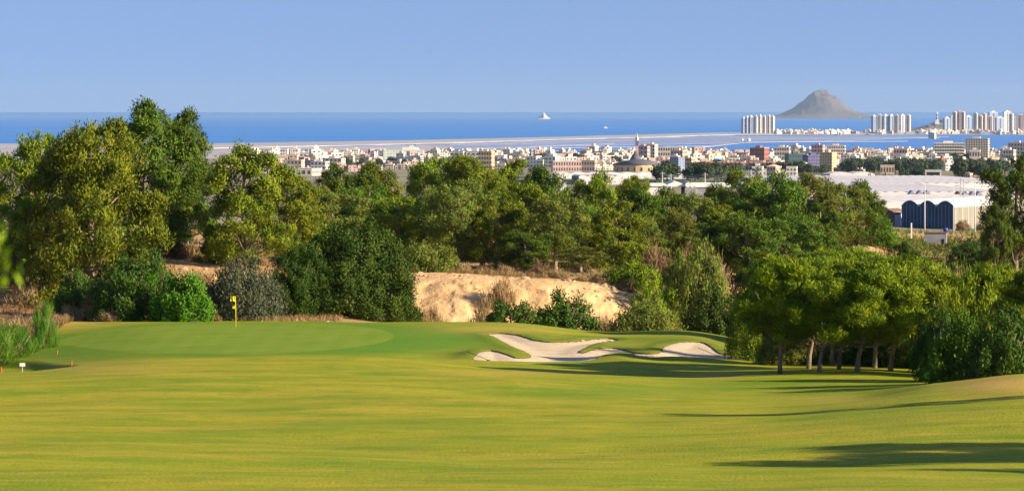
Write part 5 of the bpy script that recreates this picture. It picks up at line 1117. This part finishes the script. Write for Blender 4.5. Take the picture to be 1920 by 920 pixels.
# ------------------------------------------------------------------ golf things
M['yellow'] = mat('yellow_paint', (.80, .62, .02), .5, .3); M['redp'] = mat('red_paint', (.45, .10, .05), .5, .3); M['blackp'] = mat('black_plastic', (.02, .02, .02), .5, .3)
fx, fd = hit(442, 613, 240, 292); fz = hz(fx, fd); e = empty('flagstick', (fx, fd, fz)); tag(e, 'yellow flag on a thin yellow pole standing on the putting green', 'golf flag'); H = 58/F*fd
MB().tube([(0, 0, -.05), (0, 0, H*.5), (-.03, 0, H)], [.028, .026, .022], 8).build('pole', M['yellow'], e, True)
n = 8; V = []; Fq = []
for i in range(n+1):
    for j in range(5): V.append((-.03-.36*i/n, .05*math.sin(i*1.1+j*.4), H-.02-.40*j/4-.05*i/n*math.sin(j)))
for i in range(n):
    for j in range(4): Fq.append((i*5+j, i*5+j+1, i*5+j+6, i*5+j+5))
MB().add(V, Fq).build('flag', M['yellow'], e, True)
MB().add([(-.01, -.02, H-.72), (-.24, .03, H-.76), (-.26, -.02, H-.94), (-.02, .02, H-.98)], [(0, 1, 2, 3)]).build('lower_piece', M['yellow'], e)  # small yellow piece on the pole below the flag
tag(MB().lathe([(.054, 0), (.054, -.1)], 12).build('hole_cup', M['blackp'], loc=(fx+.09, fd, fz+.004)), 'small dark hole at the foot of the yellow flag', 'hole')
sx, sd2 = hit(42, 694, 150, 250); e = empty('sign', (sx, sd2, hz(sx, sd2))); tag(e, 'small white sign on a short post at the edge of the pond', 'sign'); MB().box(-.17, .17, -.015, .015, .25, .47).build('panel', M['white'], e); MB().box(-.02, .02, .016, .05, -.1, .4).build('post', M['pale_metal'], e)
for px, py, lb in [(107, 664, 'red hazard stake on the dark grass above the pond'), (134, 684, 'red hazard stake at the right end of the pond'), (2, 696, 'red hazard stake at the left edge beside the pond')]:
    a, b = hit(px, py, 150, 270); tag(MB().tube([(0, 0, -.05), (0, 0, .26), (0, 0, .28)], [.05, .05, .02], 8).build('hazard_stake', M['redp'], loc=(a, b, hz(a, b))), lb, 'stake')
def rake(p0, p1, lb):
    bx, by = hit(*p1, 225, 296); b2 = Vector((bx, by, hz(bx, by)-.12)); sgn = 1 if p0[0] > p1[0] else -1; a2 = b2+Vector((sgn*1.45, .5, .55))
    e = empty('rake', b2); tag(e, lb, 'rake'); v = a2-b2; MB().tube([(0, 0, 0), tuple(v)], [.018, .018], 6).build('handle', M['blackp'], e); q = Vector((v.y, -v.x, 0)).normalized()*.32; MB().tube([tuple(-q), tuple(q)], [.03, .03], 6).build('rake_head', M['blackp'], e)
    for k in range(6): t = -1+2*k/5; w = q*t; MB().tube([tuple(w), (w.x, w.y, -.1)], [.012, .008], 4).build('tooth', M['blackp'], e)
rake((884, 652), (916, 672), 'rake lying from the grass tongue into the left sand bay'); rake((1120, 655), (1088, 661), 'rake at the tip of the right grass tongue'); rake((1330, 655), (1348, 664), 'rake lying on the sand of the right-hand bunker')
def rock_mesh(seed):
    rg = random.Random(seed); import bmesh; bm = bmesh.new(); bmesh.ops.create_icosphere(bm, subdivisions=2, radius=1)
    pl = [(Vector((rg.gauss(0, 1), rg.gauss(0, 1), rg.gauss(0, 1))).normalized(), rg.uniform(.5, .8)) for _ in range(9)]
    for v in bm.verts:
        for q, dd in pl:
            t = v.co.dot(q)-dd
            if t > 0: v.co -= q*t
        v.co.z *= .7; v.co.x *= 1.3
    me = bpy.data.meshes.new('rock'); bm.to_mesh(me); bm.free(); me.materials.append(M['rock']); return me
M['rock'] = mat('pale_rock', (.50, .36, .23), .95, .1, col2=(.34, .23, .14), nscale=2.5, bump=.05, bscale=6)
RK = [rock_mesh(i) for i in range(5)]; rr_ = random.Random(9)
for i, (px, d, s) in enumerate([(875, 341, .5), (955, 341, .55), (985, 340.5, .7), (1062, 340.5, .8), (1075, 340, .5), (1110, 339, .45), (1130, 339, .7), (1150, 338.5, .8), (1165, 338, .9), (1172, 337, .5), (1120, 337, .5), (1142, 336, .55), (1185, 337, .6), (845, 341, .45), (788, 341, .5), (925, 340, .4),
        (318, 335, .5), (345, 338, .6), (365, 334, .45), (335, 330, .4), (170, 308, .7), (205, 304, .7), (215, 303, .5), (95, 303, .4)]):
    x = X(px, d); s *= .8; lb = ('pale rock on the rim of the sand bank', 'rocks on the rim of the sand bank') if px > 700 else ('pale rock on the sandy slope left of the flag', 'rocks on the left slope')
    o = link('rock', RK[i % 5], None, (x, d, hz(x, d)-.05)); o.scale = (s*.8, s*.8, s*.7); o.rotation_euler = (rr_.random(), rr_.random()*.4, rr_.random()*6); tag(o, lb[0], 'rock', lb[1])
for i, (px, d) in enumerate([(1368, 378), (1374, 376), (1380, 374), (1372, 371), (1378, 369), (1384, 372), (1366, 368), (1376, 381)]):
    x = X(px, d); o = link('rock', RK[i % 5], None, (x, d, hz(x, d)+.1)); o.scale = (.45, .45, .4); o.rotation_euler = (0, .3, i); tag(o, 'white boulder in the small gap left of the young pines', 'rock', 'white boulders in the gap left of the young pines')
# small rubble on the bank and the left slope: too much to count
rv, rf = [], []; rg = np.random.default_rng(12); tmpl = [(np.array([tuple(v.co) for v in m_.vertices]), [tuple(p.vertices) for p in m_.polygons]) for m_ in [rock_mesh(20+i) for i in range(3)]]
import bmesh
for k in range(260):
    if k < 190: px, d, s = rg.uniform(752, 1195), rg.choice([rg.uniform(326, 331), rg.uniform(335, 341)]), rg.uniform(.05, .20)
    else: px, d, s = rg.uniform(0, 620), rg.uniform(303, 340), rg.uniform(.06, .22)
    x = X(px, d); z = hz(x, d); V0, F0 = tmpl[k % 3]; a = rg.uniform(0, 6.28); c_, s_n = math.cos(a), math.sin(a)
    V1 = V0*s; b = len(rv)
    for v in V1: rv.append((x+v[0]*c_-v[1]*s_n, d+v[0]*s_n+v[1]*c_, z+v[2]))
    rf += [tuple(b+i for i in f) for f in F0]
me = bpy.data.meshes.new('rubble'); me.from_pydata(rv, [], rf); me.materials.append(M['rock']); me.update(); tag(link('rubble', me), kind='stuff')
# two dark clods and a marker
for px, py, lb in [(1092, 639, 'dark clod at the back edge of the sand'), (1140, 638, 'left one of two small dark marks at the sand edge'), (1145, 638, 'right one of two small dark marks at the sand edge'), (1860, 704, 'small white marker on the crest of the tan mound')]:
    a, b = hit(px, py, 150, 296); o = link('clod' if px < 1800 else 'marker', RK[0] if px < 1800 else MB().box(-.12, .12, -.06, .06, 0, .22).mesh('marker', M['white']), None, (a, b, hz(a, b))); tag(o, lb, 'clod' if px < 1800 else 'marker')
    if px < 1800: o.scale = (.16, .12, .12)
# ground cover: grass, straw and low scrub on the slopes
def cover(name, n, region, m, L_, W_, seed, up=1.5, per=7):
    rng = np.random.default_rng(seed); px = rng.uniform(region[0], region[1], n); d = rng.uniform(region[2], region[3], n); x = X(px, d)
    if len(region) > 4:
        k = region[4](px, d, x); px, d, x = px[k], d[k], x[k]
    C = np.stack([x, d, height(x, d)+.03], -1); V, Fq, t = leaves(rng, C, np.full(len(C), .18), per, L_, W_, up, rng.random(len(C)), .4, 'q')
    return tag(link(name, np_mesh(name, V, Fq, m, attrs={'tint': ('FACE', t)})), kind='stuff')
pat = lambda px, d, x: fbm(x/5, d/5, 77, 3) > -.05
cover('dry_grass', 5000, (-60, 640, 303, 352, pat), M['dry'], .35, .05, 1)
cover('dry_grass', 2600, (-60, 150, 262, 303, lambda px, d, x: px < 30+(d-262)*2.6), M['dry'], .55, .05, 2)
cover('dry_grass', 7000, (740, 1300, 343, 372, pat), M['dry'], .40, .05, 3)
cover('dry_grass', 9000, (1240, 1960, 310, 590, pat), M['dry'], .4, .08, 4)
cover('low_scrub', 5000, (-60, 1250, 345, 470, lambda px, d, x: fbm(x/6, d/6, 55, 3) > .05), M['grey_shrub'], .35, .10, 5, .9)
cover('low_scrub', 12000, (1230, 1960, 320, 690, lambda px, d, x: fbm(x/7, d/7, 56, 3) > .0), M['pine_olive'], .6, .16, 6, .9)

# ------------------------------------------------------------------ haze
hm = bpy.data.materials.new('haze'); hm.use_nodes = True; n = hm.node_tree; n.nodes.clear(); o = n.nodes.new('ShaderNodeOutputMaterial'); v = n.nodes.new('ShaderNodeVolumePrincipled')
v.inputs['Color'].default_value = (.58, .79, 1.0, 1); v.inputs['Density'].default_value = 1.3e-5; v.inputs['Anisotropy'].default_value = .2; n.links.new(v.outputs[0], o.inputs[1])
tag(MB().box(-42000, 42000, -700, 46500, -73, 345).build('haze', hm), kind='stuff')
